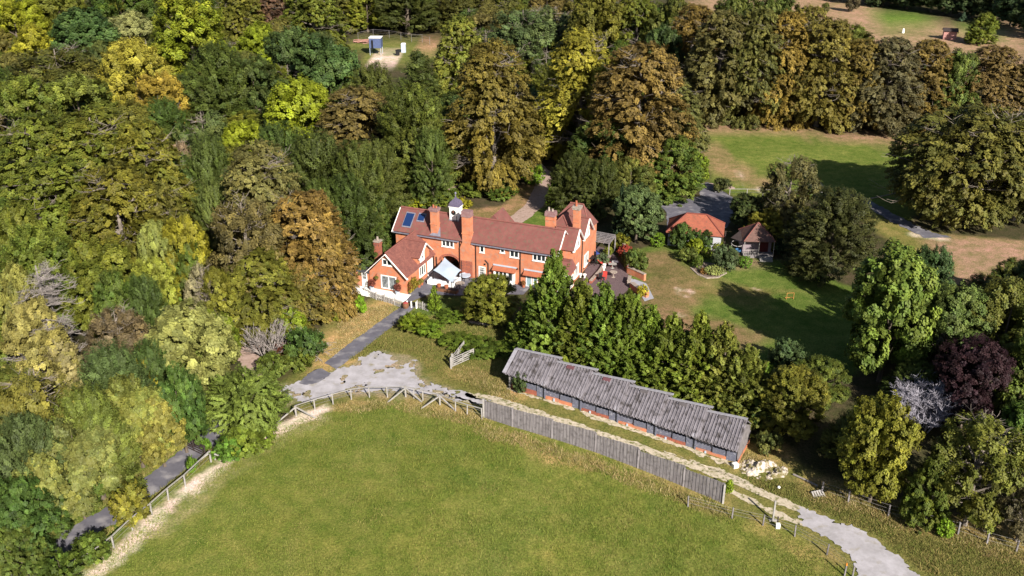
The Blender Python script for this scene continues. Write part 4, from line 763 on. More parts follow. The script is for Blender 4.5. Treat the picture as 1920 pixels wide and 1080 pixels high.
def fill(x0, x1, y0, y1, step, test, cols, hr, kinds, label, group, wr=(8, 11), gap=.62):
    n = 0
    for yy in np.arange(y0, y1, step):
        for xx in np.arange(x0, x1, step):
            px = xx + random.uniform(-.35, .35) * step; py = yy + random.uniform(-.35, .35) * step
            if not test(px, py): continue
            if any((px - a) ** 2 + (py - b) ** 2 < (max(r, 3) * gap + 2.2) ** 2 for a, b, r in PLACED): continue
            h = random.uniform(*hr); c = random.choice(cols); tx, ty = pix(px, py, h + float(TH(px, py))); bx_, by_ = pix(px, py, h * .5)
            if any(float(sdf(np.array(K, float), np.array(q[0]), np.array(q[1]))) < 35 * (1 if q[1] < 200 else .6) for K in KEEP for q in ((tx, ty), (bx_, by_))): continue
            if ty < -60: continue
            label = auto_label((px, py), c, 'short ' if h < hr[0] + (hr[1] - hr[0]) / 3 else 'taller ' if h > hr[1] - (hr[1] - hr[0]) / 3 else '')
            if label is None: continue
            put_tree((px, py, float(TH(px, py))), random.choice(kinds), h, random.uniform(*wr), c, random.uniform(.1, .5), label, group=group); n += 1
            PLACED.append((px, py, 4))
    return n
def pix(x, y, z=0):
    d = y * ct + (CAMH - z) * st; up = y * st - (CAMH - z) * ct
    return 960 + F * x / d, 540 - F * up / d
def keep_wood(x, y):
    if y < 50: return False
    px, py = pix(x, y, 0)
    if px < -110 or px > 1250: return False
    if sdl(LANE, np.array(x), np.array(y)) < 5: return False
    return float(sdf(WOODP, np.array(x), np.array(y))) < -1 and float(sdf(CLR, np.array(x), np.array(y))) > 2.5
LANE = np.array([p[:2] for p in PX((404, 800), (345, 862), (213, 962), (75, 1055), (0, 1110), (-60, 1160))])
CLR = np.array([p[:2] for p in PX((640, 66), (820, 66), (840, 90), (810, 140), (690, 150), (650, 110))])
WOODP = np.concatenate([np.array([p[:2] for p in PX((-200, 1000), (0, 1040), (130, 960), (250, 880), (400, 800), (445, 700), (480, 630), (600, 560), (640, 480), (700, 430), (720, 380), (860, 335), (960, 300), (1120, 330), (1200, 300))]), np.array([(60, 190), (60, 330), (-190, 330), (-150, 150), (-110, 80)])])
n1 = fill(-150, 60, 50, 300, 8.8, keep_wood, [OLI, GRN, (.07, .09, .018), (.11, .12, .02), (.13, .11, .03), BLG, DKG], (7, 11), ['oak', 'oak', 'beech', 'yew', 'ash'], 'lower tree filling the gaps between the larger crowns of the left wood', 'lower trees filling the left wood')
RW = np.array([p[:2] for p in PX((1400, 700), (1530, 690), (1600, 660), (1700, 590), (1720, 560), (1800, 560), (1950, 560), (2050, 600), (2050, 1000), (1900, 990), (1700, 940), (1560, 880), (1500, 860), (1450, 800))])
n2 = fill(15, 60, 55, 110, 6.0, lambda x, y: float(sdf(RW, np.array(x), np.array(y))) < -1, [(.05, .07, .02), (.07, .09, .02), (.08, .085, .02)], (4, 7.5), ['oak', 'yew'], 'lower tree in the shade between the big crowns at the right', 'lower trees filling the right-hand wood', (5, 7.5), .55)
BW = np.array([p[:2] for p in PX((1230, 225), (1330, 235), (1700, 255), (1980, 262), (1990, 130), (1880, 105), (1700, 95), (1600, 60), (1500, 20), (1100, -20), (950, 20), (1130, 120))])
n3 = fill(-10, 160, 160, 300, 9.5, lambda x, y: float(sdf(BW, np.array(x), np.array(y))) < -3, [OLI, BRN, GRN, (.12, .09, .025)], (8, 10), ['beech', 'oak'], 'tree of the belt behind the front row beyond the upper paddock', 'trees of the belt behind the front row', (10, 13), .6)
print('fillers', n1, n2, n3, 'placed', len(PLACED))
# ------------------------------------------------------------------ buildings
def prism_u(mb, u0, u1, pts):      # polygon in (v,z) extruded along u
    n = len(pts); vs = [(u0, a, b_) for a, b_ in pts] + [(u1, a, b_) for a, b_ in pts]
    return mb.add(vs, [tuple(range(n - 1, -1, -1)), tuple(range(n, 2 * n))] + [(i, (i + 1) % n, (i + 1) % n + n, i + n) for i in range(n)])
def prism_v(mb, v0, v1, pts):      # polygon in (u,z) extruded along v
    n = len(pts); vs = [(a, v0, b_) for a, b_ in pts] + [(a, v1, b_) for a, b_ in pts]
    return mb.add(vs, [tuple(range(n)), tuple(range(2 * n - 1, n - 1, -1))] + [(i, i + n, (i + 1) % n + n, (i + 1) % n) for i in range(n)])
def window(parent, side, c0, c1, z0, z1, plane, cols=2, rows=1, out=-1, ft=.11, name='window', frame=WHITE, glass=GLASS, sill=True, bar=.05, label=None):
    """side 'f': faces along v at v=plane, c = u ; side 'e': faces along u at u=plane, c = v"""
    fr = MB(); gl = MB()
    def bx(m, a, b_, z, zz, d0, d1):
        lo, hi = sorted((plane + out * d0, plane + out * d1))
        m.box(a, b_, lo, hi, z, zz) if side == 'f' else m.box(lo, hi, a, b_, z, zz)
    bx(fr, c0, c1, z0, z0 + ft, -.02, .07); bx(fr, c0, c1, z1 - ft, z1, -.02, .07)
    bx(fr, c0, c0 + ft, z0 + ft, z1 - ft, -.02, .07); bx(fr, c1 - ft, c1, z0 + ft, z1 - ft, -.02, .07)
    for i in range(1, cols): x = c0 + (c1 - c0) * i / cols; bx(fr, x - bar, x + bar, z0 + ft, z1 - ft, -.02, .06)
    for i in range(1, rows): z = z0 + (z1 - z0) * i / rows; bx(fr, c0 + ft, c1 - ft, z - .02, z + .02, -.02, .055)
    if sill: bx(fr, c0 - .06, c1 + .06, z0 - .06, z0 - .003, -.02, .12)
    o = fr.build(name, frame, parent)
    if label: o['label'] = label
    bx(gl, c0 + ft, c1 - ft, z0 + ft, z1 - ft, -.01, .02); gl.build('pane', glass, o); return o
def door(parent, side, c0, c1, z0, z1, plane, out=-1, m=WHITE, glazed=0.):
    d = MB(); lo, hi = sorted((plane - out * .02, plane + out * .06))
    (d.box(c0, c1, lo, hi, z0, z1) if side == 'f' else d.box(lo, hi, c0, c1, z0, z1)); o = d.build('door', m, parent)
    if glazed:
        g = MB(); lo, hi = sorted((plane + out * .05, plane + out * .075)); n = 3; w_ = (c1 - c0 - .2) / n
        for i in range(n):
            for j in range(2):
                a = c0 + .1 + i * w_ + .03; zz = z1 - .15 - glazed * (j + 1) / 2 + .02; e = (a, a + w_ - .05); f_ = (zz, zz + glazed / 2 - .06)
                g.box(*e, lo, hi, *f_) if side == 'f' else g.box(lo, hi, *e, *f_)
        g.build('pane', GLASS, o)
    return o
def pipe(parent, pts, r=.055): m = MB(); m.tube(pts, r, 6); return m.build('drainpipe', BLACK, parent)
def tiles(name, quads, parent, m=TILE, t=.12):
    b_ = MB()
    for q in quads: b_.slab(q, t)
    return b_.build(name, m, parent)
house = thing('brick_house', 'long orange brick house with a red tiled roof, archway and white clock turret', 'house', (HO[0], HO[1], 0), HANG)
wl = MB(); L_ = 20.7; D_ = 4.4; AU0, AU1 = 6.0, 8.4; T_ = .35
wl.box(0, AU0, 0, T_, -.3, 5); wl.box(AU1, L_, 0, T_, -.3, 5); wl.box(0, AU0, D_ - T_, D_, -.3, 5); wl.box(AU1, L_, D_ - T_, D_, -.3, 5)
wl.box(0, T_, T_, D_ - T_, -.3, 5); wl.box(L_ - T_, L_, T_, D_ - T_, -.3, 5); wl.box(AU0 - .25, AU0 - .003, T_, D_ - T_, -.3, 4.9); wl.box(AU1 + .003, AU1 + .25, T_, D_ - T_, -.3, 4.9); wl.box(AU0, AU1, T_, D_ - T_, 3.3, 3.5)
for v0 in (0, D_ - T_):
    N_ = 14; cu = (AU0 + AU1) / 2; ru = (AU1 - AU0) / 2; arc = [(cu - ru * math.cos(math.pi * i / N_), 1.95 + .78 * math.sin(math.pi * i / N_)) for i in range(N_ + 1)]
    for i in range(N_): prism_v(wl, v0, v0 + T_, [arc[i], arc[i + 1], (arc[i + 1][0], 5), (arc[i][0], 5)])
for g0, g1 in ((0, T_), (L_ - T_, L_)): prism_u(wl, g0, g1, [(0, 5.002), (D_, 5.002), (D_ / 2, 6.98)])
wl.build('wall', BRICK, house)
va = MB()
for i in range(14):
    a = math.pi * i / 14; b2 = math.pi * (i + 1) / 14; f = lambda r, q: (cu - (ru + r) * math.cos(q), 1.95 + (.78 + r) * math.sin(q))
    prism_v(va, -.03, -.002, [f(.02, a), f(.02, b2), f(.28, b2), f(.28, a)])
va.build('arch_band', BRICKD, house)
rf = MB(); E0, RZ = 5.0, 7.2; ev, rv = -.3, 2.2
rf.slab([(-.25, ev, E0 + .06), (20.95, ev, E0 + .06), (20.95, rv, RZ + .06), (-.25, rv, RZ + .06)], .14)
rf.slab([(-.25, D_ + .3, E0 + .06), (20.95, D_ + .3, E0 + .06), (20.95, rv, RZ + .06), (-.25, rv, RZ + .06)], .14)
roof = rf.build('roof', TILE, house); MB().tube([(-.25, rv, RZ + .09), (20.95, rv, RZ + .09)], .12, 8).build('ridge', RIDGE, roof)
gt = MB(); gt.box(-.25, 8.6, -.42, -.3, 4.86, 4.98); gt.box(10.2, 20.95, -.42, -.3, 4.86, 4.98); gt.build('gutter', LEAD, house)
for uu in (-.27, 20.93):
    bb = MB()
    for s in (-1, 1): bb.bar((uu, rv + s * 2.55, E0 - .1), (uu, rv, RZ - .02), .06, .26, (1, 0, 0))
    bb.build('barge_board', WHITE, house)
def on_roof(u0, u1, s0, s1, lift=.1):
    f = lambda u, s: (u, ev + (rv - ev) * s, E0 + .06 + (RZ - E0) * s)
    nrm = Vector((0, -(RZ - E0), rv - ev)).normalized() * lift
    return [tuple(Vector(f(*q)) + nrm) for q in ((u0, s0), (u1, s0), (u1, s1), (u0, s1))]
for nm_, u0, u1, s0, s1, lb in (('skylight', .75, 1.95, .2, .83, 'tall deep blue skylight'), ('skylight', 2.4, 3.4, .5, .86, 'smaller white-framed skylight')):
    fr = MB().slab(on_roof(u0, u1, s0, s1, .07), .1).build(nm_, LEAD, house); fr['label'] = lb
    MB().slab(on_roof(u0 + .09, u1 - .09, s0 + .05, s1 - .05, .10), .04).build('pane', BGLASS, fr)
# chimneys of the front slope
ch = MB(); ch.box(4.8, 5.7, -.05, .62, 4.85, 8.15); ch.box(4.74, 5.76, -.11, .68, 6.5, 6.6); c_ = ch.build('chimney', BRICK, house)
MB().box(4.72, 5.78, -.13, .7, 8.15, 8.33).box(4.66, 5.84, -.19, .76, 8.33, 8.55).build('chimney_cap', BRICKP, c_); MB().lathe(5.1, .3, [(.13, 8.55), (.11, 8.9)], 10).lathe(5.45, .3, [(.12, 8.55), (.10, 8.8)], 10).build('chimney_pot', TERRA, c_)
MB().slab([(4.7, -.33, 5.2), (6.2, -.33, 5.2), (5.75, .6, 6.0), (5.72, .62, 6.02)], .05).build('flashing', LEAD, c_)
ch = MB(); ch.box(8.72, 10.5, -.32, -.004, 0, 4.2); ch.box(9.02, 10.1, -.3, .5, 4.2, 8.15); ch.box(8.97, 10.15, -.35, .55, 6.0, 6.12)
ch.add([(8.72, -.32, 4.2), (10.5, -.32, 4.2), (10.5, 0, 4.2), (8.72, 0, 4.2), (8.95, -.3, 4.75), (10.2, -.3, 4.75), (10.2, 0, 4.75), (8.95, 0, 4.75)], [(3, 2, 1, 0), (4, 5, 6, 7), (0, 1, 5, 4), (1, 2, 6, 5), (2, 3, 7, 6), (3, 0, 4, 7)])
c_ = ch.build('chimney', BRICK, house); MB().box(8.95, 10.17, -.37, .57, 8.15, 8.35).box(8.98, 10.14, -.33, .53, 8.35, 8.85).build('chimney_cap', BRICKP, c_); MB().box(8.76, 10.3, -.345, -.322, .1, 2.6).build('dark_brick_patch', BRICKD, c_)
# clock turret
tw = MB(); tw.box(6.55, 7.72, 1.61, 2.79, 6.3, 8.35); tur = tw.build('clock_turret', WHITE, house); MB().box(6.47, 7.8, 1.53, 2.87, 6.3, 6.8).build('lead_skirt', LEAD, tur)
MB().box(6.47, 7.8, 1.53, 2.87, 8.352, 8.46).build('cornice', WHITE, tur)
MB().lathe(7.135, 2.2, [(.69, 8.46), (.64, 8.56), (.58, 8.8), (.5, 8.98), (.34, 9.15), (.17, 9.3), (.09, 9.42), (.06, 9.55)], 4).build('dome', PLEAD, tur)
MB().lathe(7.135, 2.2, [(.05, 9.54), (.045, 9.85), (.12, 9.9), (.14, 9.99), (.11, 10.07), (.03, 10.14)], 10).build('finial', LEAD, tur)
cl = MB(); n_ = 24; cl.add([(7.1 + .3 * math.cos(a * math.tau / n_), 1.6 - k * .04, 7.72 + .3 * math.sin(a * math.tau / n_)) for k in (0, 1) for a in range(n_)], [tuple(range(n_ - 1, -1, -1)), tuple(range(n_, 2 * n_))] + [(i, (i + 1) % n_, (i + 1) % n_ + n_, i + n_) for i in range(n_)])
co = cl.build('clock_face', BLACK, tur); MB().bar((7.1, 1.545, 7.72), (7.0, 1.545, 7.88), .035).bar((7.1, 1.545, 7.72), (7.14, 1.545, 7.95), .03).build('clock_hands', TERRA, co)
MB().bar((7.55, 1.45, 6.6), (7.55, 1.45, 7.35), .05).build('vent_pipe', BLACK, tur)
# windows and doors of the front
window(house, 'f', 6.2, 7.8, 3.9, 4.8, 0, 3); window(house, 'f', 11.15, 11.75, 3.86, 4.78, 0, 1); window(house, 'f', 13.75, 14.35, 4.22, 4.78, 0, 1); window(house, 'f', 14.97, 16.12, 3.86, 4.78, 0, 2); window(house, 'f', 17.82, 19.45, 3.88, 4.76, 0, 3)
window(house, 'f', 10.98, 11.85, .75, 2.05, 0, 3, 4, bar=.02, label='tall multi-pane sash window')
bay = MB(); bay.box(13.05, 15.65, -.42, -.003, .35, .95); bay.box(13.05, 13.2, -.42, -.003, .95, 2.05); bay.box(15.5, 15.65, -.42, -.003, .35, 2.05); bo = bay.build('bay_window', WHITE, house); window(bo, 'f', 13.2, 14.75, .95, 2.05, -.3, 3, 1); window(bo, 'f', 14.8, 15.5, .45, 2.05, -.3, 1, 1, name='glazed_door', sill=False)
for u0, u1 in ((12.9, 15.8), (16.8, 19.4)):
    h_ = tiles('hood', [[(u0, -.62, 2.08), (u1, -.62, 2.08), (u1, -.02, 2.5), (u0, -.02, 2.5)]], house, TERRA, .08); MB().box(u0 - .03, u1 + .03, -.1, -.004, 2.5, 2.66).build('lead_strip', PALEB, h_)
for u0, u1, c in ((17.0, 17.75, GLASS), (17.85, 18.5, GLASS)): window(house, 'f', u0, u1, .4, 2.02, 0, 1, 1, name='french_door', glass=mk('pale_blue_glass', (.25, .36, .40), rough=.1), sill=False)
window(house, 'f', 20.15, 20.5, 2.6, 3.1, 0, 1); pipe(house, [(8.6, -.1, .3), (8.6, -.1, 4.9)]); pipe(house, [(10.66, -.1, .3), (10.66, -.1, 4.9)]); pipe(house, [(16.32, -.1, .3), (16.32, -.1, 4.9)]); pipe(house, [(12.25, -.1, .4), (12.25, -.1, 2.6), (11.85, -.1, 3.0)]); pipe(house, [(5.45, -.1, .4), (5.45, -.1, 2.4)])
MB().lathe(11.8, -.06, [(.09, 2.35), (.09, 2.5)], 8).lathe(15.95, -.08, [(.1, 2.45), (.1, 2.55)], 8).build('wall_lamp', BLACK, house)
# rear and east chimneys
ch = MB(); ch.box(18.05, 19.15, 3.5, 4.3, 5, 8.15).box(18.0, 19.2, 3.45, 4.35, 7.7, 7.78); c_ = ch.build('chimney', BRICK, house); MB().box(17.97, 19.23, 3.42, 4.38, 8.15, 8.5).box(18.0, 19.2, 3.45, 4.35, 8.5, 8.7).build('chimney_cap', BRICKP, c_); MB().lathe(18.35, 3.9, [(.14, 8.7), (.11, 9.15)], 10).lathe(18.8, 3.9, [(.13, 8.7), (.11, 9.0)], 10).build('chimney_pot', STONE, c_)
ch = MB(); ch.box(21.1, 21.85, 4.6, 5.3, 5, 9.0).box(21.05, 21.9, 4.55, 5.35, 7.4, 7.5); c_ = ch.build('chimney', BRICK, house); MB().box(21.0, 21.95, 4.5, 5.4, 9.0, 9.2).box(20.95, 22.0, 4.45, 5.45, 9.2, 9.35).build('chimney_cap', STONE, c_); MB().lathe(21.35, 4.95, [(.15, 9.35), (.12, 10.0)], 10).build('chimney_pot', TERRA, c_)
# east wing
we = MB(); we.box(17.4, 22.0, D_ + .003, 11.5, -.3, 5.1); we.box(20.703, 22.0, 1.9, D_, -.3, 5.1)
for vc in (3.6, 7.4): prism_u(we, 21.65, 22.0, [(vc - 1.7, 5.103), (vc + 1.7, 5.103), (vc, 6.85)])
we.build('east_wing_wall', BRICK, house)
q = []
for vc in (3.6, 7.4):
    for s in (-1, 1): q.append([(22.25, vc + s * 1.95, 5.0), (19.4, vc + s * 1.95, 5.0), (19.4, vc, 7.05), (22.25, vc, 7.05)])
q += [[(17.2, 4.5, 5.0), (21.4, 4.5, 5.0), (19.4, 6.0, 7.55)], [(17.2, 4.5, 5.0), (17.2, 11.6, 5.0), (19.4, 9.7, 7.55), (19.4, 6.0, 7.55)], [(21.4, 4.5, 5.0), (21.4, 9.7, 5.0), (19.4, 9.7, 7.55), (19.4, 6.0, 7.55)],
      [(17.2, 8.2, 5.6), (22.1, 8.2, 5.6), (20.7, 9.9, 7.75), (19.0, 9.9, 7.75)], [(22.1, 8.2, 5.3), (22.1, 11.8, 5.0), (20.7, 9.9, 7.75)], [(17.2, 11.8, 5.0), (22.1, 11.8, 5.0), (20.7, 9.9, 7.75), (19.0, 9.9, 7.75)], [(17.0, 8.2, 5.3), (17.0, 11.8, 5.0), (19.0, 9.9, 7.75)]]
ro = tiles('east_wing_roof', q, house); rd = MB()
for a, b_ in (((22.25, 3.6, 7.1), (19.4, 3.6, 7.1)), ((22.25, 7.4, 7.1), (19.9, 7.4, 7.1)), ((19.4, 6, 7.6), (17.25, 4.5, 5.05)), ((19.4, 6, 7.6), (21.35, 4.5, 5.05)), ((19, 9.9, 7.8), (20.7, 9.9, 7.8)), ((20.7, 9.9, 7.8), (22.1, 8.2, 5.35))): rd.tube([a, b_], .09, 6)
rd.build('ridge', RIDGE, ro)
for vc in (3.6, 7.4):
    bb = MB(); pn = MB()
    for s in (-1, 1): bb.bar((22.27, vc + s * 2.0, 4.88), (22.27, vc, 7.0), .06, .28, (1, 0, 0))
    prism_u(pn, 22.003, 22.05, [(vc - 1.1, 4.6), (vc + 1.1, 4.6), (vc + 1.1, 5.5), (vc, 6.6), (vc - 1.1, 5.5)])
    bb.build('barge_board', WHITE, house); pn.build('render_panel', WHITE, house)
for vc in (3.6, 7.4): window(house, 'e', vc - .6, vc + .6, 4.75, 5.6, 22.05, 2, 1, out=1); window(house, 'e', vc - .8, vc + .8, 1.0, 2.5, 22.0, 3, 1, out=1)
pipe(house, [(22.08, 5.5, .4), (22.08, 5.5, 5.0)])
po = MB(); po.box(20.703, 22.3, -.1, 1.9, -.3, 2.9); po.build('porch_wall', BRICK, house)
tiles('porch_roof', [[(20.6, -.4, 2.9), (22.6, -.4, 2.9), (22.0, .9, 3.9), (20.6, .9, 3.9)], [(22.6, -.4, 2.9), (22.6, 2.0, 2.9), (22.0, 2.0, 3.9), (22.0, .9, 3.9)], [(20.6, 2.0, 3.9), (22.0, 2.0, 3.9), (22.0, .9, 3.9), (20.6, .9, 3.9)]], house)
door(house, 'f', 20.95, 21.85, .45, 2.5, -.1); MB().box(20.65, 22.4, -.34, -.11, 2.62, 2.85).build('porch_fascia', WHITE, house); window(house, 'e', .4, 1.5, .9, 2.3, 22.3, 2, 1, out=1)
MB().slab([(17.7, 2.9, 6.5), (18.0, 2.9, 6.5), (18.0, 4.0, 5.9), (17.0, 4.0, 5.9)], .1).build('roof_light', BGLASS, house)
# rear lean-to ridge glimpsed over the long roof
rr = MB(); prism_v(rr, 4.41, 7.4, [(9.3, 5.0), (12.9, 5.0), (11.1, 7.0)]); rr.build('rear_gable_roof', TILE, house)
MB().box(9.5, 12.7, 4.41, 7.2, -.3, 4.99).build('rear_wing_wall', BRICK, house)
# ---- cottage
cot = thing('cottage', 'gabled orange brick cottage wing standing on a white retaining wall', 'house', (HO[0], HO[1], 0), HANG)
CL, CR, CF = .25, 5.05, -7.2
w_ = MB(); w_.box(CL, CR, CF, CF + .3, -.6, 2.6); w_.box(CL, CL + .3, CF + .3, -.43, -.6, 2.6); w_.box(CR - .3, CR, CF + .3, -.43, -.6, 2.6)
prism_v(w_, CF, CF + .3, [(CL, 2.603), (CR, 2.603), (CR - .25, 2.85), (2.65, 5.1), (CL + .25, 2.85)])
prism_u(w_, CR - .3, CR, [(-4.2, 2.6), (-1.15, 2.6), (-1.15, 3.75), (-2.65, 5.0), (-4.2, 3.8)]); w_.box(3.2, CR - .3, -4.2, -4.0, 2.6, 3.85)
w_.build('wall', BRICK, cot)
cr_ = tiles('roof', [[(2.68, -7.55, 5.35), (5.35, -7.55, 2.7), (5.35, -.02, 2.7), (2.68, -.02, 5.35)], [(2.68, -7.55, 5.35), (-.02, -7.55, 2.7), (-.02, -.02, 2.7), (2.68, -.02, 5.35)],
      [(2.7, -2.68, 5.28), (5.4, -2.68, 5.28), (5.4, -4.4, 3.85), (3.9, -4.4, 3.85)], [(2.7, -2.68, 5.28), (5.4, -2.68, 5.28), (5.4, -1.1, 3.85), (3.9, -1.1, 3.85)]], cot, TILE2)
MB().tube([(2.68, -7.55, 5.38), (2.68, -.02, 5.38)], .1, 6).tube([(2.7, -2.68, 5.31), (5.4, -2.68, 5.31)], .1, 6).build('ridge', RIDGE, cr_)
b_ = MB(); b_.bar((2.68, -7.58, 5.22), (5.42, -7.58, 2.5), .07, .26, (0, 1, 0)).bar((2.68, -7.58, 5.22), (-.1, -7.58, 2.5), .07, .26, (0, 1, 0))
b_.bar((5.43, -2.68, 5.15), (5.43, -4.45, 3.68), .07, .24, (1, 0, 0)).bar((5.43, -2.68, 5.15), (5.43, -1.05, 3.68), .07, .24, (1, 0, 0)); b_.build('barge_board', WHITE, cot)
window(cot, 'f', 2.05, 3.3, 3.7, 4.5, CF, 2); window(cot, 'f', 1.75, 3.75, .72, 2.42, CF, 2, 1, name='patio_door', bar=.06, glass=mk('curtained_glass', (.34, .36, .37), (.03, .035, .04), 1.1, .3), sill=False)
MB().box(CR + .003, CR + .04, -3.65, -2.5, 2.72, 4.45).build('render_panel', WHITE, cot); window(cot, 'e', -3.45, -2.75, 3.3, 4.2, CR + .04, 1, 1, out=1); window(cot, 'e', -3.95, -2.4, 1.2, 2.5, CR, 3, 1, out=1)
door(cot, 'e', -1.8, -.45, .5, 2.4, CR, 1); pipe(cot, [(5.15, -.25, .4), (5.15, -.25, 2.6)])
an = MB(); an.box(-1.75, CL - .003, -7.1, -3.0, -.6, 2.35); an.build('annexe_wall', BRICK, cot); tiles('annexe_roof', [[(-1.9, -7.3, 2.42), (CL, -7.3, 2.42), (CL, -2.9, 2.55), (-1.9, -2.9, 2.55)]], cot, mk('dark_felt', (.07, .07, .085)), .1)
door(cot, 'f', -.85, -.15, .5, 2.4, -7.1, glazed=.8)
ch = MB(); ch.box(-.3, .4, -4.9, -4.2, 2, 5.3).box(-.36, .46, -4.96, -4.14, 5.0, 5.12); c_ = ch.build('chimney', BRICKD, cot); MB().box(-.38, .48, -4.98, -4.12, 5.3, 5.45).build('chimney_cap', STONE, c_); MB().lathe(.05, -4.55, [(.15, 5.45), (.12, 5.9)], 10).build('chimney_pot', STONE, c_)
HR = lambda name, label, cat, u, v, z=None, g=None: thing(name, label, cat, tuple(HW(u, v, z)), HANG, g)
rw = thing('retaining_wall', 'low white painted retaining wall under the cottage gable', 'wall', tuple(HW(0, -8.2, 0)), HANG)
MB().add([(-2.0, -.15, -1.0), (5.6, -.15, -1.0), (5.9, .85, -1.0), (-2.0, .85, -1.0), (-2.0, -.1, .49), (5.45, -.1, .49), (5.6, 1.0, .48), (-2.0, 1.0, .48)], [(3, 2, 1, 0), (4, 5, 6, 7), (0, 1, 5, 4), (1, 2, 6, 5), (2, 3, 7, 6), (3, 0, 4, 7)]).build('wall_face', WHITE, rw)
for u, lb in ((.75, 'left white pot with a small red maple on the white wall'), (4.1, 'right white pot with a small red maple by the cottage corner')):
    P = HW(u, -7.75, .48); t_ = thing('potted_maple', lb, 'potted plant', tuple(P)); MB().lathe(0, 0, [(.2, 0), (.27, .42), (.29, .45)], 12).build('pot', PALEB, t_)
    f_ = put('foliage', KINDS['shrub'][2][0][0], t_, (0, 0, .4)); f_.scale = (.22, .22, .32); f_.color = (.16, .04, .035, .1)
for u, lb in ((1.3, 'hanging basket left of the patio door'), (4.05, 'hanging basket right of the patio door')):
    t_ = thing('hanging_basket', lb, 'basket', tuple(HW(u, -7.48, 1.75)), HANG); MB().lathe(0, 0, [(.08, 0), (.2, .15), (.22, .22)], 10).build('basket', BWOOD, t_); MB().bar((0, 0, .22), (0, 0, .7), .02).bar((0, 0, .7), (0, .25, .72), .03).build('bracket', BLACK, t_)
    f_ = put('foliage', KINDS['topiary'][2][0][0], t_, (0, 0, .1)); f_.scale = (.26, .26, .25); f_.color = (.10, .12, .03, .3)
t_ = thing('wall_climber', 'red and yellow-green climber at the cottage corner', 'climber', tuple(HW(5.35, -6.2)), HANG)
f_ = put('foliage', KINDS['shrub'][2][1][0], t_); f_.scale = (.2, .55, .55); f_.color = (.17, .14, .02, .6)
f_ = put('red_foliage', KINDS['shrub'][2][2][0], t_, (0, -.7, .3)); f_.scale = (.13, .15, .4); f_.color = (.2, .04, .03, .3)
# ---- picket fences, gate
def gpt(P): return np.array([P[0], P[1], float(TH(P[0], P[1]))])
def run_posts(A, B, n): return [gpt(np.array(A) + (np.array(B) - np.array(A)) * i / n) for i in range(n + 1)]
def picket(label, pts, h=.85):
    P0 = Vector(pts[0]); t_ = thing('picket_fence', label, 'fence', tuple(P0))
    rl = MB(); pk = MB()
    for a, b_ in zip(pts[:-1], pts[1:]):
        a = Vector(a) - P0; b_ = Vector(b_) - P0; L = (b_ - a).length
        for z in (.25, .62): rl.bar(a + Vector((0, 0, z)), b_ + Vector((0, 0, z)), .04, .07)
        for i in range(int(L / .24) + 1):
            p = a.lerp(b_, i * .24 / L); pk.bar(p + Vector((0, 0, -.05)), p + Vector((0, 0, h)), .09, .03, (b_ - a).normalized())
        MB().bar(a + Vector((0, 0, -.2)), a + Vector((0, 0, h + .1)), .12).build('post', PWOOD, t_)
    rl.build('rail', PWOOD, t_); pk.build('pickets', PWOOD, t_)
picket('weathered picket fence below the white retaining wall', PX((684, 554), (706, 562), (722, 566), (740, 572), (756, 577)))
picket('short picket fence right of the drive entrance', PX((783, 577), (793, 580), (803, 584)))
P = G(761, 577); t_ = thing('barrel_planter', 'dark wooden barrel planter at the drive entrance', 'planter', tuple(P)); MB().lathe(0, 0, [(.3, 0), (.38, .3), (.34, .62)], 14).build('barrel', BWOOD, t_); MB().lathe(0, 0, [(.31, .62), (.15, .72)], 10).build('flowers', mk('red_flowers', (.35, .06, .06)), t_)
A, B_ = G(764, 576), G(781, 578); t_ = thing('low_gate', 'low dark gate with white posts across the drive entrance', 'gate', tuple(A)); D = Vector(B_) - Vector(A)
g = MB(); g.bar((0, 0, .65), D + Vector((0, 0, .65)), .1, .12).bar((0, 0, .3), D + Vector((0, 0, .3)), .06, .1); g.build('rail', BLACK, t_)
for s in (0, .45, 1): MB().bar(D * s + Vector((0, 0, -.2)), D * s + Vector((0, 0, .8)), .14).build('post', WHITE, t_)
t_ = thing('timber_fence', 'dark rail fence under the rounded front tree', 'fence', tuple(G(915, 604))); A = Vector(G(915, 604)); B_ = Vector(G(958, 603)) - A; g = MB()
for z in (.3, .65, 1.0): g.bar((0, 0, z), B_ + Vector((0, 0, z)), .05, .12)
g.build('rail', PWOOD, t_)
for s in (0, .33, .66, 1): MB().bar(B_ * s + Vector((0, 0, -.2)), B_ * s + Vector((0, 0, 1.15)), .12).build('post', DWOOD, t_)
t_ = thing('stone_step', 'long pale stone kerb in the rough grass left of the front tree', 'step', tuple(G(897, 607))); MB().box(-1.1, 1.1, -.15, .15, -.05, .14).build('slab', STONE, t_, rz=HANG)
# ---- courtyard things
t_ = HR('shade_sail', 'pale blue square canvas sail stretched over the courtyard', 'canopy', 7.4, -2.2, .45)
c4 = [(6.5, -3.2, 2.1), (6.65, -.3, 2.6), (9.6, -2.0, 2.1), (9.6, -4.7, 1.6)]; base = Vector((7.4, -2.2, .45)); n_ = 10; vs = []; fs = []
for i in range(n_ + 1):
    for j in range(n_ + 1):
        a, c = i / n_, j / n_; p = Vector(c4[0]).lerp(Vector(c4[3]), a).lerp(Vector(c4[1]).lerp(Vector(c4[2]), a), c); e = min(a, 1 - a) ; f2 = min(c, 1 - c)
        ctr = Vector((8.1, -2.5, 2.1)); pull = .16 * (1 - 2 * min(e, f2)) * (1 - (abs(a - .5) * 2) ** 4 * (abs(c - .5) * 2) ** 4); p = p.lerp(ctr, pull * .6); p.z += .25 * (1 - abs(a - .5) * 2) * (1 - abs(c - .5) * 2); vs.append(p - base)
for i in range(n_):
    for j in range(n_): q0 = i * (n_ + 1) + j; fs.append((q0, q0 + n_ + 1, q0 + n_ + 2, q0 + 1))
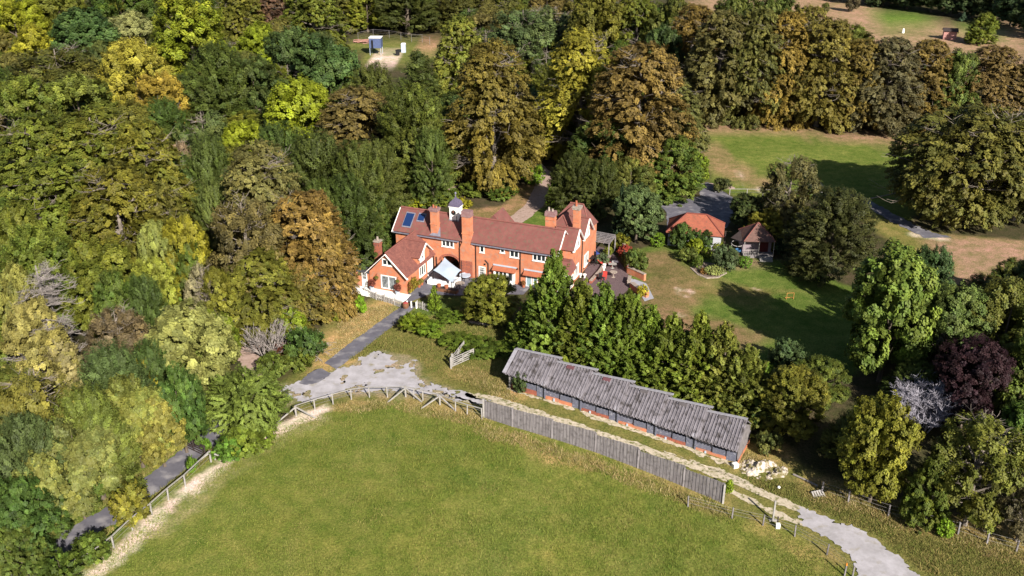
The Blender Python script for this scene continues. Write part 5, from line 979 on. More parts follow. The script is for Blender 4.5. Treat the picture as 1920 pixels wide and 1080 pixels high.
k = len(vs); vs = vs + [v - Vector((0, 0, .02)) for v in vs]; fs = fs + [tuple(x + k for x in reversed(f)) for f in fs]
MB().add(vs, fs).build('canvas', SAIL, t_, smooth=True)
for p, zt in (((9.6, -4.7), 1.75), ((9.65, -2.0), 3.3), ((6.5, -3.2), 2.2)): MB().tube([(p[0] - 7.4, p[1] + 2.2, -.1), (p[0] - 7.4, p[1] + 2.2, zt - .45)], .045, 6).build('pole', BLACK, t_)
def sofa(label, u, v, rot, L):
    t_ = thing('garden_sofa', label, 'sofa', tuple(HW(u, v, .45)), HANG + rot, 'white garden sofas in the courtyard')
    MB().box(0, L, 0, .8, .08, .35).build('base', WHITE, t_); MB().box(.02, L - .02, -.18, .0, .08, .75).build('backrest', WHITE, t_); MB().box(-.15, 0, -.18, .8, .08, .6).build('armrest', WHITE, t_); MB().box(L, L + .15, -.18, .8, .08, .6).build('armrest', WHITE, t_)
    for i in range(int(L / .75)): MB().box(.04 + i * .75, .72 + i * .75, .06, .76, .353, .48).build('cushion', PALEB, t_)
sofa('longer white sofa along the front of the sail', 6.2, -3.75, 0, 2.3); sofa('shorter white sofa at the right of the sail', 9.35, -3.6, math.pi / 2, 1.6)
t_ = HR('planter_bench', 'long brown timber planter below the white sofas', 'planter', 7.5, -4.9, .45); MB().box(0, 2.9, -.3, .3, 0, .42).build('box', BWOOD, t_); MB().box(.05, 2.85, -.25, .25, .423, .47).build('soil', DWOOD, t_)
for x in (.55, 1.5): MB().lathe(x, 0, [(.2, .47), (.27, .8), (.24, .82)], 12).build('pot', TERRA, t_)
t_ = HR('trampoline', 'round pale grey trampoline against the house wall', 'trampoline', 9.6, -.95, .45); MB().lathe(0, 0, [(.02, .55), (.62, .55), (.68, .6), (.7, .56), (.66, .5)], 24).build('mat', PALEB, t_)
for a in range(5): MB().bar((.62 * math.cos(a * 1.256), .62 * math.sin(a * 1.256), 0), (.62 * math.cos(a * 1.256), .62 * math.sin(a * 1.256), .52), .05).build('leg', BLACK, t_)
t_ = HR('garden_table', 'buff round table right of the sail pole', 'table', 10.1, -3.5, .45); MB().lathe(0, 0, [(.55, .66), (.55, .72)], 18).build('tabletop', STONE, t_); MB().lathe(0, 0, [(.25, 0), (.06, .05), (.06, .66)], 10).build('pedestal', BLACK, t_)
for i, (u, v, lb) in enumerate(((5.5, -4.3, 'terracotta pot against the cottage wall below the window'), (5.5, -5.0, 'terracotta pot in front of the one below the cottage window'), (16.9, -.5, 'terracotta pot with red leaves left of the french door'), (18.7, -.6, 'terracotta pot right of the french door'))):
    t_ = HR('plant_pot', lb, 'plant pot', u, v, .47); MB().lathe(0, 0, [(.15, 0), (.22, .35), (.24, .38)], 12).build('pot', TERRA, t_); f_ = put('foliage', KINDS['topiary'][2][0][0], t_, (0, 0, .25)); f_.scale = (.3, .3, .35); f_.color = (.16, .05, .03, .3) if i == 2 else (.12, .13, .03, .4)
# ---- stables
STZ = -.2
stb = thing('stable_block', 'stepped row of six stables with lichened grey sheet roofs and brick plinth', 'stables', (SA[0], SA[1], 0), SANG)
BAYW = 3.73; DEP = 4.0; BL = 22.38
for i in range(6):
    z0 = STZ - .285 * i; u0 = i * BAYW + (0 if i == 0 else 0); u1 = u0 + BAYW
    lo = -.55; hi = 2.1; ez = z0 + 1.62; rz_ = z0 + 3.05; n_ = 13; a0 = u0 - (.55 if i == 0 else .12); a1 = u1 + (.25 if i < 5 else .12)
    rf = MB(); pts = []
    N2 = n_ * 2
    for s in (0, 1):
        va_, za, vb, zb = (lo, ez, hi, rz_) if s == 0 else (DEP + .3, z0 + 1.75, hi, rz_)
        for k in range(N2): # trapezoid corrugation
            x0 = a0 + (a1 - a0) * k / N2; x1 = a0 + (a1 - a0) * (k + 1) / N2; h = .11 if k % 2 == 0 else 0
            g = .012
            f0 = (x0 - a0) / (a1 - a0); f1 = (x1 - a0) / (a1 - a0); rf.slab([(x0 + g, va_, za + h + .1 - .22 * f0), (x1 - g, va_, za + h + .1 - .22 * f1), (x1 - g, vb, zb + h + .2 * f1), (x0 + g, vb, zb + h + .2 * f0)], .06 + h)
    ro = rf.build('roof', CORR, stb)
    cp = MB(); cp.bar((a0, hi, rz_ + .13), (a1 + (.45 if i < 5 else 0), hi, rz_ + .36), .3, .07); cp.slab([(a0 - .12, lo, ez + .24), (a0 + .24, lo, ez + .24), (a0 + .24, hi, rz_ + .15), (a0 - .12, hi, rz_ + .15)], .05); cp.build('ridge_capping', CORRP, ro)
    MB().box(u0 + 1.35, u0 + 2.1, hi - .42, hi - .1, rz_ - .08, rz_ + .13).build('roof_patch', mk('rust_patch%d' % i, (.16, .07, .08) if i in (1, 2) else (.13, .115, .12)), ro)
    # plinth, wall with an opening under the eaves, post
    MB().box(u0, u1 - .9, -.12, .0, z0 - .75, z0 + .42 - (.0)).box(u0 + .0, u1 - .9, .0, .12, z0 - .75, z0 + .42).build('brick_plinth', BRICK if i % 2 else BRICKD, stb)
    wb = MB(); ztop = z0 + 2.1; wb.box(u0 + .0, u0 + 1.55, .0 + .13, .2, z0 + .42, z0 + 1.75)
    for k in range(4): wb.box(u0 + 1.55, u1 - .9, -.02 + .006 * k, .1, z0 + .43 + k * .14, z0 + .55 + k * .14)
    wb.box(u1 - .9, u1 - .06, -.04, .1, z0 - .45, z0 + .98); wb.box(u1 - .88, u1 - .5, -.1, -.045, z0 - .45, z0 + 1.5); wb.build('board_wall', BLUEWOOD, stb)
    MB().box(u0 + 1.55, u1 - .05, .25, .35, z0 + .3, z0 + 1.8).build('shade_panel', DARK, stb)  # near-black panel paints the unlit inside of the open bay
    MB().box(u1 - 1.9, u1 - 1.0, .2, .24, z0 + 1.0, z0 + 1.6).build('hatch', BLUEWOOD, stb)
    MB().box(u0 + .9, u0 + 1.05, -.2, -.121, z0 - .7, z0 + .5).build('downpipe', PALEB, stb)
    MB().box(u0 - .06 if i else -.12, u0 + .06, -.2, -.04, z0 - .6, z0 + 1.55).build('post', PWOOD if i in (0,) else BLUEWOOD, stb)
    MB().box(u0, u1, DEP - .1, DEP, z0 - .75, z0 + 1.8).build('back_wall', GWOOD, stb)
for u, z0 in ((-.1, STZ), (BL + .02, STZ - .285 * 5)):
    g = MB(); prism_u(g, u, u + .12, [(.11, z0 - .75), (DEP - .1, z0 - .75), (DEP - .1, z0 + 1.75), (2.1, z0 + 2.85), (.11, z0 + 1.9)])
    g.build('end_wall', GWOOD, stb)
MB().box(BL + .15, BL + .22, -.1, 3.9, STZ - 2.1, STZ - 1.1).build('end_plinth', BRICK, stb)
ap = [SA + SU * a + SV * b_ for a, b_ in ((-.3, -.15), (23, -.15), (23, -.9), (20, -.8), (15, -.5), (10, -.75), (5, -.55), (-.3, -.6))]
poly_sheet('chalk_apron', [tuple(p) + (0,) for p in ap], RUTM, .3, .8, .2, .03)
t_ = thing('stone_block', 'white stone block at the lower corner of the stables', 'block', tuple(G(1378, 876))); MB().box(-.25, .25, -.2, .2, -.1, .4).build('block', WHITE, t_, rz=.4)
# ---- board fence in front of the stables
px_ = [907, 961, 1035, 1116, 1196, 1281, 1355]; py_ = [783, 800, 822, 848, 878, 912, 944]
bf = thing('board_fence', 'tall weathered grey board fence stepping downhill in six panels', 'fence', tuple(G(907, 783))); P0 = Vector(G(907, 783)); rr_ = random.Random(4)
for i in range(6):
    a = Vector(G(px_[i], py_[i])); b_ = Vector(G(px_[i + 1], py_[i + 1])); top = max(a.z, b_.z) + 1.9 - .02 * i; L = (b_ - a).length; d = (b_ - a).normalized(); n = int(L / .15); m_ = MB()
    for k in range(n):
        p = a.lerp(b_, (k + .5) / n); o = Vector((-d.y, d.x, 0)) * (.0 if k % 2 else .03) ; hh = top + rr_.uniform(-.03, .02); q = p - P0 + o
        m_.bar((q.x, q.y, p.z - P0.z - .1), (q.x, q.y, hh - P0.z), L / n * .97, .025, (-d.y, d.x, 0))
    m_.build('panel', GWOOD, bf); q = a - P0; MB().box(q.x - .09, q.x + .09, q.y - .02, q.y + .14, q.z - .3, top - P0.z + .08).build('post', PWOOD if i == 0 else GWOOD, bf)
b_ = Vector(G(1355, 944)) - P0; MB().box(b_.x - .08, b_.x + .08, b_.y - .08, b_.y + .08, b_.z - .3, b_.z + 1.9).build('post', PWOOD, bf)
# ---- post and rail fence round the paddock
def railfence(label, pts, braces, h=1.2, rail=.1, mat=PWOOD, wires=(.55, .9), cat='fence', name='post_and_rail_fence', toprail=True, pw=.1):
    P0 = Vector(pts[0]); t_ = thing(name, label, cat, tuple(P0)); Q = [Vector(p) - P0 for p in pts]; r_ = MB(); w_ = MB()
    for i, q in enumerate(Q):
        MB().bar(q + Vector((0, 0, -.3)), q + Vector((random.uniform(-.05, .05), random.uniform(-.05, .05), h + random.uniform(-.03, .05))), pw * (1.4 if i in braces else 1)).build('post', mat, t_)
        if i in braces:
            for s in braces[i]:
                d = Vector((s[0], s[1], 0)).normalized() * 1.9; e = q + d; e.z = float(TH(P0.x + e.x, P0.y + e.y)) - P0.z; MB().bar(q + Vector((0, 0, h * .85)), e, .1).build('brace', mat, t_)
        if i < len(Q) - 1:
            if toprail: r_.bar(q + Vector((0, 0, h - .02)), Q[i + 1] + Vector((0, 0, h - .02)), rail, .05)
            for z in wires: w_.bar(q + Vector((0, 0, z)), Q[i + 1] + Vector((0, 0, z)), .012)
    if toprail: r_.build('rail', mat, t_)
    if wires: w_.build('wire', PWOOD, t_)
    return t_
railfence('pale post and rail fence along the chalk strip at the lower left', PX((100, 1108), (138, 1076), (177, 1057), (214, 1028), (249, 994), (285, 966), (316, 938), (348, 912), (396, 866)), {8: [(-.9, -.5), (1, .1)]}, 1.15)
railfence('grey rail fence curving round the top of the paddock to the board fence', PX((556, 780), (591, 768), (625, 758), (659, 749), (693, 745), (727, 745), (761, 744), (776, 747), (793, 751), (825, 759), (854, 771), (876, 778), (904, 786)), {0: [(-1, -.7), (1, -.2)], 6: [(-1, -.6), (1, -.6)], 9: [(-1, -.4), (1, -.7)]}, 1.15)
railfence('broken rail fence half buried in scrub between the lane and the chalk', PX((404, 862), (432, 846), (470, 830), (500, 812)), {}, .95, .07, wires=())
railfence('thin wire fence with old posts along the bottom right verge', PX((1540, 925), (1590, 942), (1665, 968), (1732, 985), (1796, 1002), (1850, 1020), (1905, 1035), (1960, 1050)), {}, 1.15, mat=GWOOD, toprail=False, wires=(.4, .75, 1.1), name='wire_fence', pw=.12)
railfence('wire fence on the paddock side of the gravel drive', PX((1290, 950), (1372, 972), (1430, 985), (1490, 1006), (1550, 1040), (1598, 1082)), {}, 1.05, mat=GWOOD, toprail=False, wires=(.4, .75, 1.0), name='wire_fence', pw=.1)
railfence('pale rail fence across the upper paddock', PX((1368, 366), (1400, 366), (1430, 367), (1470, 369), (1510, 370), (1550, 373), (1590, 378)), {}, 1.0, .08, wires=(.5,), pw=.09)
t_ = thing('marker_post', 'short post with an orange top at the bottom edge', 'post', tuple(G(1583, 1080))); MB().bar((0, 0, -.2), (0.02, 0, 1.0), .1).build('shaft', GWOOD, t_); MB().bar((0.02, 0, 1.0), (.024, 0, 1.2), .105).build('orange_top', mk('orange_paint', (.6, .2, .03)), t_)
t_ = thing('marker_pole', 'pale square pole beside the gravel drive', 'pole', tuple(G(1449, 976))); MB().bar((0, 0, -.3), (0, 0, 1.95), .13).build('pole', PWOOD, t_); MB().box(-.3, .3, -.12, .12, -.02, .1).build('foot', PWOOD, t_)
t_ = thing('utility_box', 'small white box on a stake at the foot of the pale pole', 'box', tuple(G(1458, 990))); MB().box(-.17, .17, -.12, .12, 0, .45).build('box', WHITE, t_); MB().bar((0, .2, -.1), (0, .2, .95), .09).build('stake', DWOOD, t_)
# ---- five-bar gates
def bargate(label, A, B, m, h=1.15, bars=5, name='field_gate', posts=True):
    A = Vector(A); D = Vector(B) - A; t_ = thing(name, label, 'gate', tuple(A)); b_ = MB()
    for k in range(bars): z = .2 + (h - .2) * k / (bars - 1); b_.bar(Vector((0, 0, z)), D + Vector((0, 0, z)), .04, .09)
    b_.build('bars', m, t_); s = MB(); s.bar((0, 0, .15), (0, 0, h + .05), .1).bar(D + Vector((0, 0, .15)), D + Vector((0, 0, h + .05)), .1).bar((0, 0, .2), D + Vector((0, 0, h)), .06, .08).bar(D * .5 + Vector((0, 0, .15)), D * .5 + Vector((0, 0, h)), .05, .08); s.build('frame', m, t_)
    if posts: MB().bar((-.1, -.1, -.3), (-.1, -.1, h + .2), .18).build('post', m, t_)
bargate('open pale five-bar gate standing in the long grass', G(848, 690), G(888, 672), PWOOD, 1.1); bargate('second pale gate leaf leaning behind the first', G(850, 682), G(870, 656), PWOOD, 1.0, 4)
bargate('dark timber gate across the asphalt lane', G(343, 838), G(386, 858), DWOOD, 1.2)
# ---- chalk heap and bits
hp = MB(); vs = []; n_ = 60; c0 = G(1432, 880)
for i in range(n_ + 1):
    for j in range(n_ + 1):
        x = (i / n_ - .5) * 5; y = (j / n_ - .5) * 4; rr2 = (x / 2.3) ** 2 + (y / 1.8) ** 2; wx, wy = c0[0] + x, c0[1] + y
        z = (max(0, 1 - rr2) * .4 + .6 * float(vnoise(wx, wy, 1.0)) + .55 * float(vnoise(wx, wy, .4)) + .3 * float(vnoise(wx, wy, .17))) * max(0, 1.2 - rr2) - .1; vs.append((x, y, z + float(TH(wx, wy)) - c0[2] - .03))
fs = [(i * (n_ + 1) + j, (i + 1) * (n_ + 1) + j, (i + 1) * (n_ + 1) + j + 1, i * (n_ + 1) + j + 1) for i in range(n_) for j in range(n_)]
o = hp.add(vs, fs).build('chalk_heap', CHALK, None, tuple(c0)); tag(o, 'heap of white chalk rubble beside the last stable', 'heap')
t_ = thing('pallet', 'old grey pallet leaning in the grass at the wood edge', 'pallet', tuple(G(1534, 930))); b_ = MB()
for k in range(5): b_.box(-.5 + k * .23, -.36 + k * .23, -.45, .45, .1, .13)
for y in (-.4, 0, .4): b_.box(-.5, .55, y - .04, y + .04, 0, .1)
b_.build('slats', PWOOD, t_, rz=.3).rotation_euler = (.5, 0, .3)
A = Vector(G(1487, 891)); B_ = Vector(G(1533, 913)); t_ = thing('fallen_log', 'pale fallen pole lying at the wood edge', 'log', tuple(A)); MB().tube([(0, 0, .1), (B_ - A) * .5 + Vector((0, 0, .12)), B_ - A + Vector((0, 0, .1))], .09, 7).build('log', DEADW, t_)
t_ = thing('white_ball', 'tiny white ball in the grass above the gravel drive', 'ball', tuple(G(1460, 916))); MB().lathe(0, 0, [(.02, 0), (.1, .05), (.14, .13), (.1, .22), (.02, .26)], 10).build('ball', WHITE, t_)
# ---- garage and summerhouse
def frame_from(Pa, Pb):
    d = Pb[:2] - Pa[:2]; L = np.hypot(*d); return math.atan2(d[1], d[0]), L
ga = atz(1257, 431, 2.35); gb = atz(1357, 444.5, 2.35); ang, GL = math.radians(-13.4), 7.3; ga = gb - np.array([math.cos(ang), math.sin(ang), 0]) * GL; gz = float(TH(gb[0], gb[1]))
gar = thing('garage', 'low outbuilding with a bright orange hipped pantile roof', 'garage', (ga[0], ga[1], gz), ang); GD = 4.9; e0 = 2.35 - gz
print('garage', GL, ang, gz)
MB().box(.3, GL - .3, .3, GD - .3, -.3, e0 - .02).build('wall', mk('pale_render', (.42, .42, .46)), gar); window(gar, 'f', GL - 2.1, GL - 1.3, .9, 1.8, .3, 2, 1, frame=BLACK)
r1, r2, rzz = 2.4, GL - 2.4, e0 + 1.9; ro = tiles('roof', [[(0, 0, e0), (GL, 0, e0), (r2, GD / 2, rzz), (r1, GD / 2, rzz)], [(0, GD, e0), (GL, GD, e0), (r2, GD / 2, rzz), (r1, GD / 2, rzz)], [(0, 0, e0), (0, GD, e0), (r1, GD / 2, rzz)], [(GL, 0, e0), (GL, GD, e0), (r2, GD / 2, rzz)]], gar, PANTILE)
rd = MB()
for a, b_ in (((0, 0, e0), (r1, GD / 2, rzz)), ((GL, 0, e0), (r2, GD / 2, rzz)), ((0, GD, e0), (r1, GD / 2, rzz)), ((GL, GD, e0), (r2, GD / 2, rzz)), ((r1, GD / 2, rzz), (r2, GD / 2, rzz))): rd.tube([Vector(a) + Vector((0, 0, .04)), Vector(b_) + Vector((0, 0, .04))], .09, 6)
rd.build('hip_tiles', mk('dark_hip_tiles', (.2, .06, .045)), ro)
sa = atz(1395, 453, 2.2); sb = atz(1455, 454, 2.2); ang, SL = frame_from(sa, sb); sz = float(TH(sa[0], sa[1])); print('summer', SL, ang, sz)
sh = thing('summerhouse', 'small summerhouse with a brown pyramid roof and white posts on the lawn edge', 'summerhouse', (sa[0], sa[1], sz), ang); SD = SL * 1.05; e0 = 2.2 - sz
ap_ = (SL * .5, SD * .5, e0 + 1.75); ro = tiles('roof', [[(0, 0, e0), (SL, 0, e0), ap_], [(0, SD, e0), (SL, SD, e0), ap_], [(0, 0, e0), (0, SD, e0), ap_], [(SL, 0, e0), (SL, SD, e0), ap_]], sh, SHINGLE)
rd = MB(); [rd.tube([(x, y, e0 + .04), (ap_[0], ap_[1], ap_[2] + .05)], .06, 6) for x, y in ((0, 0), (SL, 0), (0, SD), (SL, SD))]; rd.build('hip_tiles', RIDGE, ro)
MB().box(.2, SL - .2, 1.3, SD - .2, .3, e0 - .05).build('wall', mk('mauve_boards', (.25, .2, .22), (.2, .16, .18), 3, .8, (1, 1, 8)), sh); MB().box(.1, SL - .1, .1, 1.3, -.2, .3).build('deck', GWOOD, sh)
door(sh, 'f', SL * .55, SL * .85, .3, 1.95, 1.3, m=mk('dark_red_door', (.10, .02, .02)))
for x in (.15, SL * .5, SL - .15): MB().bar((x, .12, .3), (x, .12, e0 - .06), .08).build('post', PWOOD, sh)
rl = MB(); [rl.bar((.15, .12, z), (SL * .5, .12, z), .05) for z in (.6, 1.0)]; [rl.bar((.15 + k * .28, .12, .3), (.15 + k * .28, .12, 1.0), .04) for k in range(1, 6)]; rl.build('balustrade', PWOOD, sh)
stp = MB(); [stp.box(SL * .52, SL * .92, -.3 - .3 * k, 0 - .3 * k, -.2, .22 - .1 * k) for k in range(3)]; stp.build('steps', PWOOD, sh)
ln = thing('lean_to', 'open dark lean-to roof between garage and summerhouse', 'shelter', tuple(G(1378, 460))); P = Vector(G(1378, 460)); MB().slab([Vector(atz(1370, 446, 2.0)) - P, Vector(atz(1392, 453, 2.0)) - P, Vector(atz(1388, 432, 3.0)) - P], .06).build('roof', DWOOD, ln); MB().bar((-1.3, .3, 0), (-1.3, .3, 1.9), .1).bar((.6, -.2, 0), (.6, -.2, 1.9), .1).build('post', DWOOD, ln)
t_ = thing('hoop', 'pale round hoop under the lean-to', 'hoop', tuple(G(1381, 470))); mm = MB(); mm.tube([(.75 * math.cos(a * .3927), .75 * math.sin(a * .3927), 1.0 + .1 * math.sin(a * .39)) for a in range(17)], .05, 6, False).build('ring', PWOOD, t_); MB().bar((.7, 0, 0), (.7, 0, 1.0), .06).bar((-.7, 0, 0), (-.7, 0, 1.0), .06).build('leg', PWOOD, t_)
t_ = thing('toy_tub', 'small bright blue tub on the grass beside the summerhouse', 'tub', tuple(G(1384, 472))); MB().lathe(0, 0, [(.3, 0), (.4, .35), (.36, .36), (.3, .1)], 14).build('tub', mk('blue_plastic', (.04, .12, .25)), t_)
bed = PX((1297, 504), (1310, 514), (1325, 521), (1345, 520), (1360, 512), (1362, 502), (1340, 494), (1310, 490))
poly_sheet('flower_bed', bed, mk('bed_soil', (.12, .08, .06), (.2, .16, .13), 3), .06, .6, .2, .03)
kb = MB(); bb_ = [Vector(p) for p in PX((1295, 503), (1308, 515), (1325, 522), (1346, 521), (1362, 512))]; P0 = bb_[0]
for a, b_ in zip(bb_[:-1], bb_[1:]): kb.bar(a - P0 + Vector((0, 0, .04)), b_ - P0 + Vector((0, 0, .04)), .16, .14)
o = kb.build('bed_edging', STONE, None, tuple(P0)); tag(o, 'curved pale edging of the island flower bed', 'edging')
for i, (x, y, s, c) in enumerate(((1330, 515, .5, (.24, .28, .09)), (1342, 514, .55, (.22, .26, .08)), (1320, 513, .35, (.2, .1, .03)), (1350, 513, .4, (.2, .24, .1)))):
    t_ = thing('bedding_plant', ['pale green strap-leaved clump in the middle of the island bed', 'pale green clump beside the first in the island bed', 'bronze clump at the left of the island bed', 'pale clump at the right tip of the island bed'][i], 'plant', tuple(G(x, y)))
    f_ = put('foliage', KINDS['shrub'][2][i % 3][0], t_); f_.scale = (s * .8, s * .8, s * .7); f_.color = (*c, .2)
P = G(1481, 561); t_ = thing('goal_frame', 'small square orange goal frame on the lawn', 'goal', tuple(P), .1); g = MB(); g.bar((-.42, 0, 0), (-.42, 0, .8), .05).bar((.42, 0, 0), (.42, 0, .8), .05).bar((-.42, 0, .8), (.42, 0, .8), .05); g.build('uprights', mk('orange_wood', (.42, .2, .06)), t_); MB().bar((-.42, .45, .03), (.42, .45, .03), .05).bar((-.42, 0, .03), (-.42, .45, .03), .05).bar((.42, 0, .03), (.42, .45, .03), .05).build('ground_frame', MATS['orange_wood'], t_)
# ---- patio
pat = PX((1096, 512), (1100, 480), (1092, 470), (1100, 455), (1120, 462), (1150, 470), (1152, 478), (1168, 500), (1176, 512), (1186, 530), (1176, 545), (1158, 562), (1140, 560), (1110, 560), (1090, 540))
poly_sheet('patio', pat, PAVE, .02, .5, .2, .04)
def lowwall(label, pts, h, w, m, cap=None, name='garden_wall'):
    P0 = Vector(pts[0]); t_ = thing(name, label, 'wall', tuple(P0)); b_ = MB(); c = MB()
    for a, e in zip(pts[:-1], pts[1:]):
        a = Vector(a) - P0; e = Vector(e) - P0; b_.bar(a + Vector((0, 0, h / 2 - .1)), e + Vector((0, 0, h / 2 - .1)), w, h + .2); c.bar(a + Vector((0, 0, h + .03)), e + Vector((0, 0, h + .03)), w + .08, .06)
    b_.build('wall_face', m, t_); c.build('coping', cap or STONE, t_)
lowwall('low brick wall between the two patio levels', PX((1107, 532), (1125, 512), (1133, 500), (1143, 484)), .35, .3, BRICKD); lowwall('garden wall on the lawn side of the patio', PX((1168, 462), (1172, 490), (1177, 512)), 1.0, .3, BRICKD)
lowwall('upper brick wall of the garden steps', PX((1177, 512), (1192, 518), (1209, 526)), .8, .35, BRICK); lowwall('lower brick wall of the garden steps', PX((1184, 540), (1200, 552), (1214, 558)), .7, .5, BRICK); lowwall('white curved wall end at the patio corner', PX((1178, 536), (1181, 526)), .6, .3, STONE, STONE)
poly_sheet('garden_steps', PX((1178, 522), (1190, 524), (1212, 532), (1220, 548), (1226, 560), (1208, 566), (1200, 548), (1186, 534)), mk('pale_blue_stone', (.34, .34, .38)), .03, .5, .2, .05)
pg = thing('pergola', 'weathered slatted timber pergola behind the patio', 'pergola', tuple(G(1130, 470))); P = Vector(G(1130, 470)); c4 = [Vector(atz(*p, 2.6)) - P for p in ((1101, 431), (1154, 441), (1142, 456), (1101, 450))]
b_ = MB(); [b_.bar(c4[0].lerp(c4[3], k / 6), c4[1].lerp(c4[2], k / 6), .09, .12) for k in range(7)]; b_.build('slats', GWOOD, pg); b_ = MB(); [b_.bar(c4[0].lerp(c4[1], k / 4) - Vector((0, 0, .12)), c4[3].lerp(c4[2], k / 4) - Vector((0, 0, .12)), .1, .12) for k in range(5)]; b_.build('beams', GWOOD, pg)
for q in c4: MB().bar((q.x, q.y, -.2), (q.x, q.y, q.z - .15), .14).build('post', GWOOD, pg)
def chair(label, x, y, rz, m, g=None):
    t_ = thing('garden_chair', label, 'chair', tuple(G(x, y) + np.array([0, 0, .04])), rz, g); MB().box(-.25, .25, -.25, .25, .4, .46).build('seat', m, t_); MB().box(-.25, .25, .22, .27, .46, .95).build('backrest', m, t_)
    for a in (-.21, .21):
        for c in (-.21, .21): MB().box(a - .025, a + .025, c - .025, c + .025, 0, .4).build('leg', m, t_)
def table(label, x, y, r, m, h=.74, rnd=True, name='garden_table'):
    t_ = thing(name, label, 'table', tuple(G(x, y) + np.array([0, 0, .04]))); (MB().lathe(0, 0, [(r, h - .05), (r, h)], 20) if rnd else MB().box(-r, r, -r * .6, r * .6, h - .05, h)).build('tabletop', m, t_)
    MB().lathe(0, 0, [(.25, 0), (.05, .05), (.05, h - .05)], 10).build('pedestal', m, t_)
table('dark round table on the upper patio beside the house', 1106, 492, .65, BLACK)
for i, (x, y, rz, lb) in enumerate(((1098, 488, 1.2, 'black chair left of the dark patio table'), (1112, 486, -.6, 'black chair behind the dark patio table'), (1114, 497, -2.2, 'black chair right of the dark patio table'), (1101, 499, 2.6, 'black chair in front of the dark patio table'))): chair(lb, x, y, rz, BLACK)
def lounger(label, x, y, rz, m):
    t_ = thing('sun_lounger', label, 'sun lounger', tuple(G(x, y) + np.array([0, 0, .04])), rz); MB().box(-.3, .3, -.6, .7, .28, .36).build('seat', m, t_); MB().slab([(-.3, .7, .36), (.3, .7, .36), (.3, 1.2, .8), (-.3, 1.2, .8)], .08).build('backrest', m, t_)
    for a in (-.26, .26):
        for c in (-.5, .6): MB().box(a - .03, a + .03, c - .03, c + .03, 0, .28).build('leg', m, t_)
lounger('dark sun lounger nearest the house on the upper patio', 1086, 507, 1.1, BLACK); lounger('second dark sun lounger beside the nearest one', 1092, 500, 1.1, BLACK); lounger('lounger with a blue cushion behind the dark table', 1116, 478, .4, BLUEF)
table('white rectangular table on the lower patio', 1148, 503, .5, PWOOD, .6, False); table('small round white table behind the rectangular one', 1153, 498, .4, WHITE, .5); table('pale round pedestal table in the middle of the lower patio', 1150, 520, .45, STONE, .7)
lounger('red lounger next to the white rectangular table', 1139, 498, 1.4, RED); chair('dark folding chair at the lower left of the patio', 1127, 527, .5, BLACK); chair('second dark folding chair beside it with a red cover', 1133, 524, -.4, RED); table('white table under the pergola edge', 1104, 463, .5, WHITE)
for i, (x, y, lb) in enumerate(((1133, 502, 'large white urn in the middle of the patio'), (1132, 507, 'smaller white urn in front of the large one'), (1088, 520, 'white trough at the cypress side of the patio'), (1096, 521, 'small pale pot beside the white trough'))):
    t_ = thing('urn', lb, 'urn', tuple(G(x, y) + np.array([0, 0, .04]))); MB().lathe(0, 0, [(.12, 0), (.08, .08), (.2, .3), (.23, .45), (.18, .47)], 14).build('bowl', WHITE, t_)
# ---- the clearing
P = G(706, 102); cb = thing('raised_cabin', 'navy blue box cabin with a white roof raised on scaffold legs', 'cabin', tuple(P), -.05)
hb = height_at(P, 69) ; s_ = 22 / F * (P[1] * ct + 44 * st); hbx = height_at(P, 88.5)
print('cabin', hb, hbx, s_, P)
MB().box(-s_ / 2, s_ / 2, -1.3, 1.3, hbx, hb - .12).build('box', NAVY, cb); MB().box(-s_ / 2 - .1, s_ / 2 + .1, -1.4, 1.4, hb - .118, hb).build('roof', WHITE, cb); MB().box(-s_ / 2 + .5, -s_ / 2 + 1.0, -1.33, -1.302, hbx, hb - .6).build('opening', DARK, cb)  # the opening is a thin plate, its inner shade put into the colour
for a in (-s_ / 2 + .1, s_ / 2 - .1):
    for c in (-1.2, 1.2): MB().bar((a, c, -.2), (a, c, hbx), .1).build('leg', PALEB, cb)
t_ = thing('portable_toilet', 'pale blue portable toilet cubicle in the clearing', 'portable toilet', tuple(G(757, 98))); MB().box(-.55, .55, -.55, .55, 0, 2.1).build('body', PALEB, t_); MB().add([(-.6, -.6, 2.103), (.6, -.6, 2.103), (.6, .6, 2.103), (-.6, .6, 2.103), (-.4, -.4, 2.3), (.4, -.4, 2.3), (.4, .4, 2.3), (-.4, .4, 2.3)], [(3, 2, 1, 0), (4, 5, 6, 7), (0, 1, 5, 4), (1, 2, 6, 5), (2, 3, 7, 6), (3, 0, 4, 7)]).build('roof', WHITE, t_); MB().box(-.4, .4, -.58, -.553, .1, 1.95).build('door', mk('toilet_door', (.42, .48, .58)), t_)
t_ = thing('wheelie_bin', 'black bin standing left of the portable toilet', 'bin', tuple(G(746, 104))); MB().add([(-.4, -.4, .1), (.4, -.4, .1), (.4, .4, .1), (-.4, .4, .1), (-.5, -.5, 1.25), (.5, -.5, 1.25), (.5, .5, 1.25), (-.5, .5, 1.25)], [(3, 2, 1, 0), (4, 5, 6, 7), (0, 1, 5, 4), (1, 2, 6, 5), (2, 3, 7, 6), (3, 0, 4, 7)]).build('body', BLACK, t_); MB().box(-.54, .54, -.54, .54, 1.253, 1.33).build('lid', BLACK, t_)
t_ = thing('timber_pile', 'pile of pinkish sawn timber at the left of the clearing', 'timber', tuple(G(683, 80))); rt = random.Random(2); mm = MB()
for k in range(26): a = rt.uniform(-.5, .5); c = Vector((rt.uniform(-1.5, 1.5), rt.uniform(-1.2, 1.2), rt.uniform(.1, .8))); d = Vector((math.cos(a), math.sin(a), rt.uniform(-.08, .08))) * 1.7; mm.bar(c - d, c + d, .16, .1)
mm.build('planks', mk('pink_timber', (.42, .24, .2), (.3, .14, .11), 2), t_)
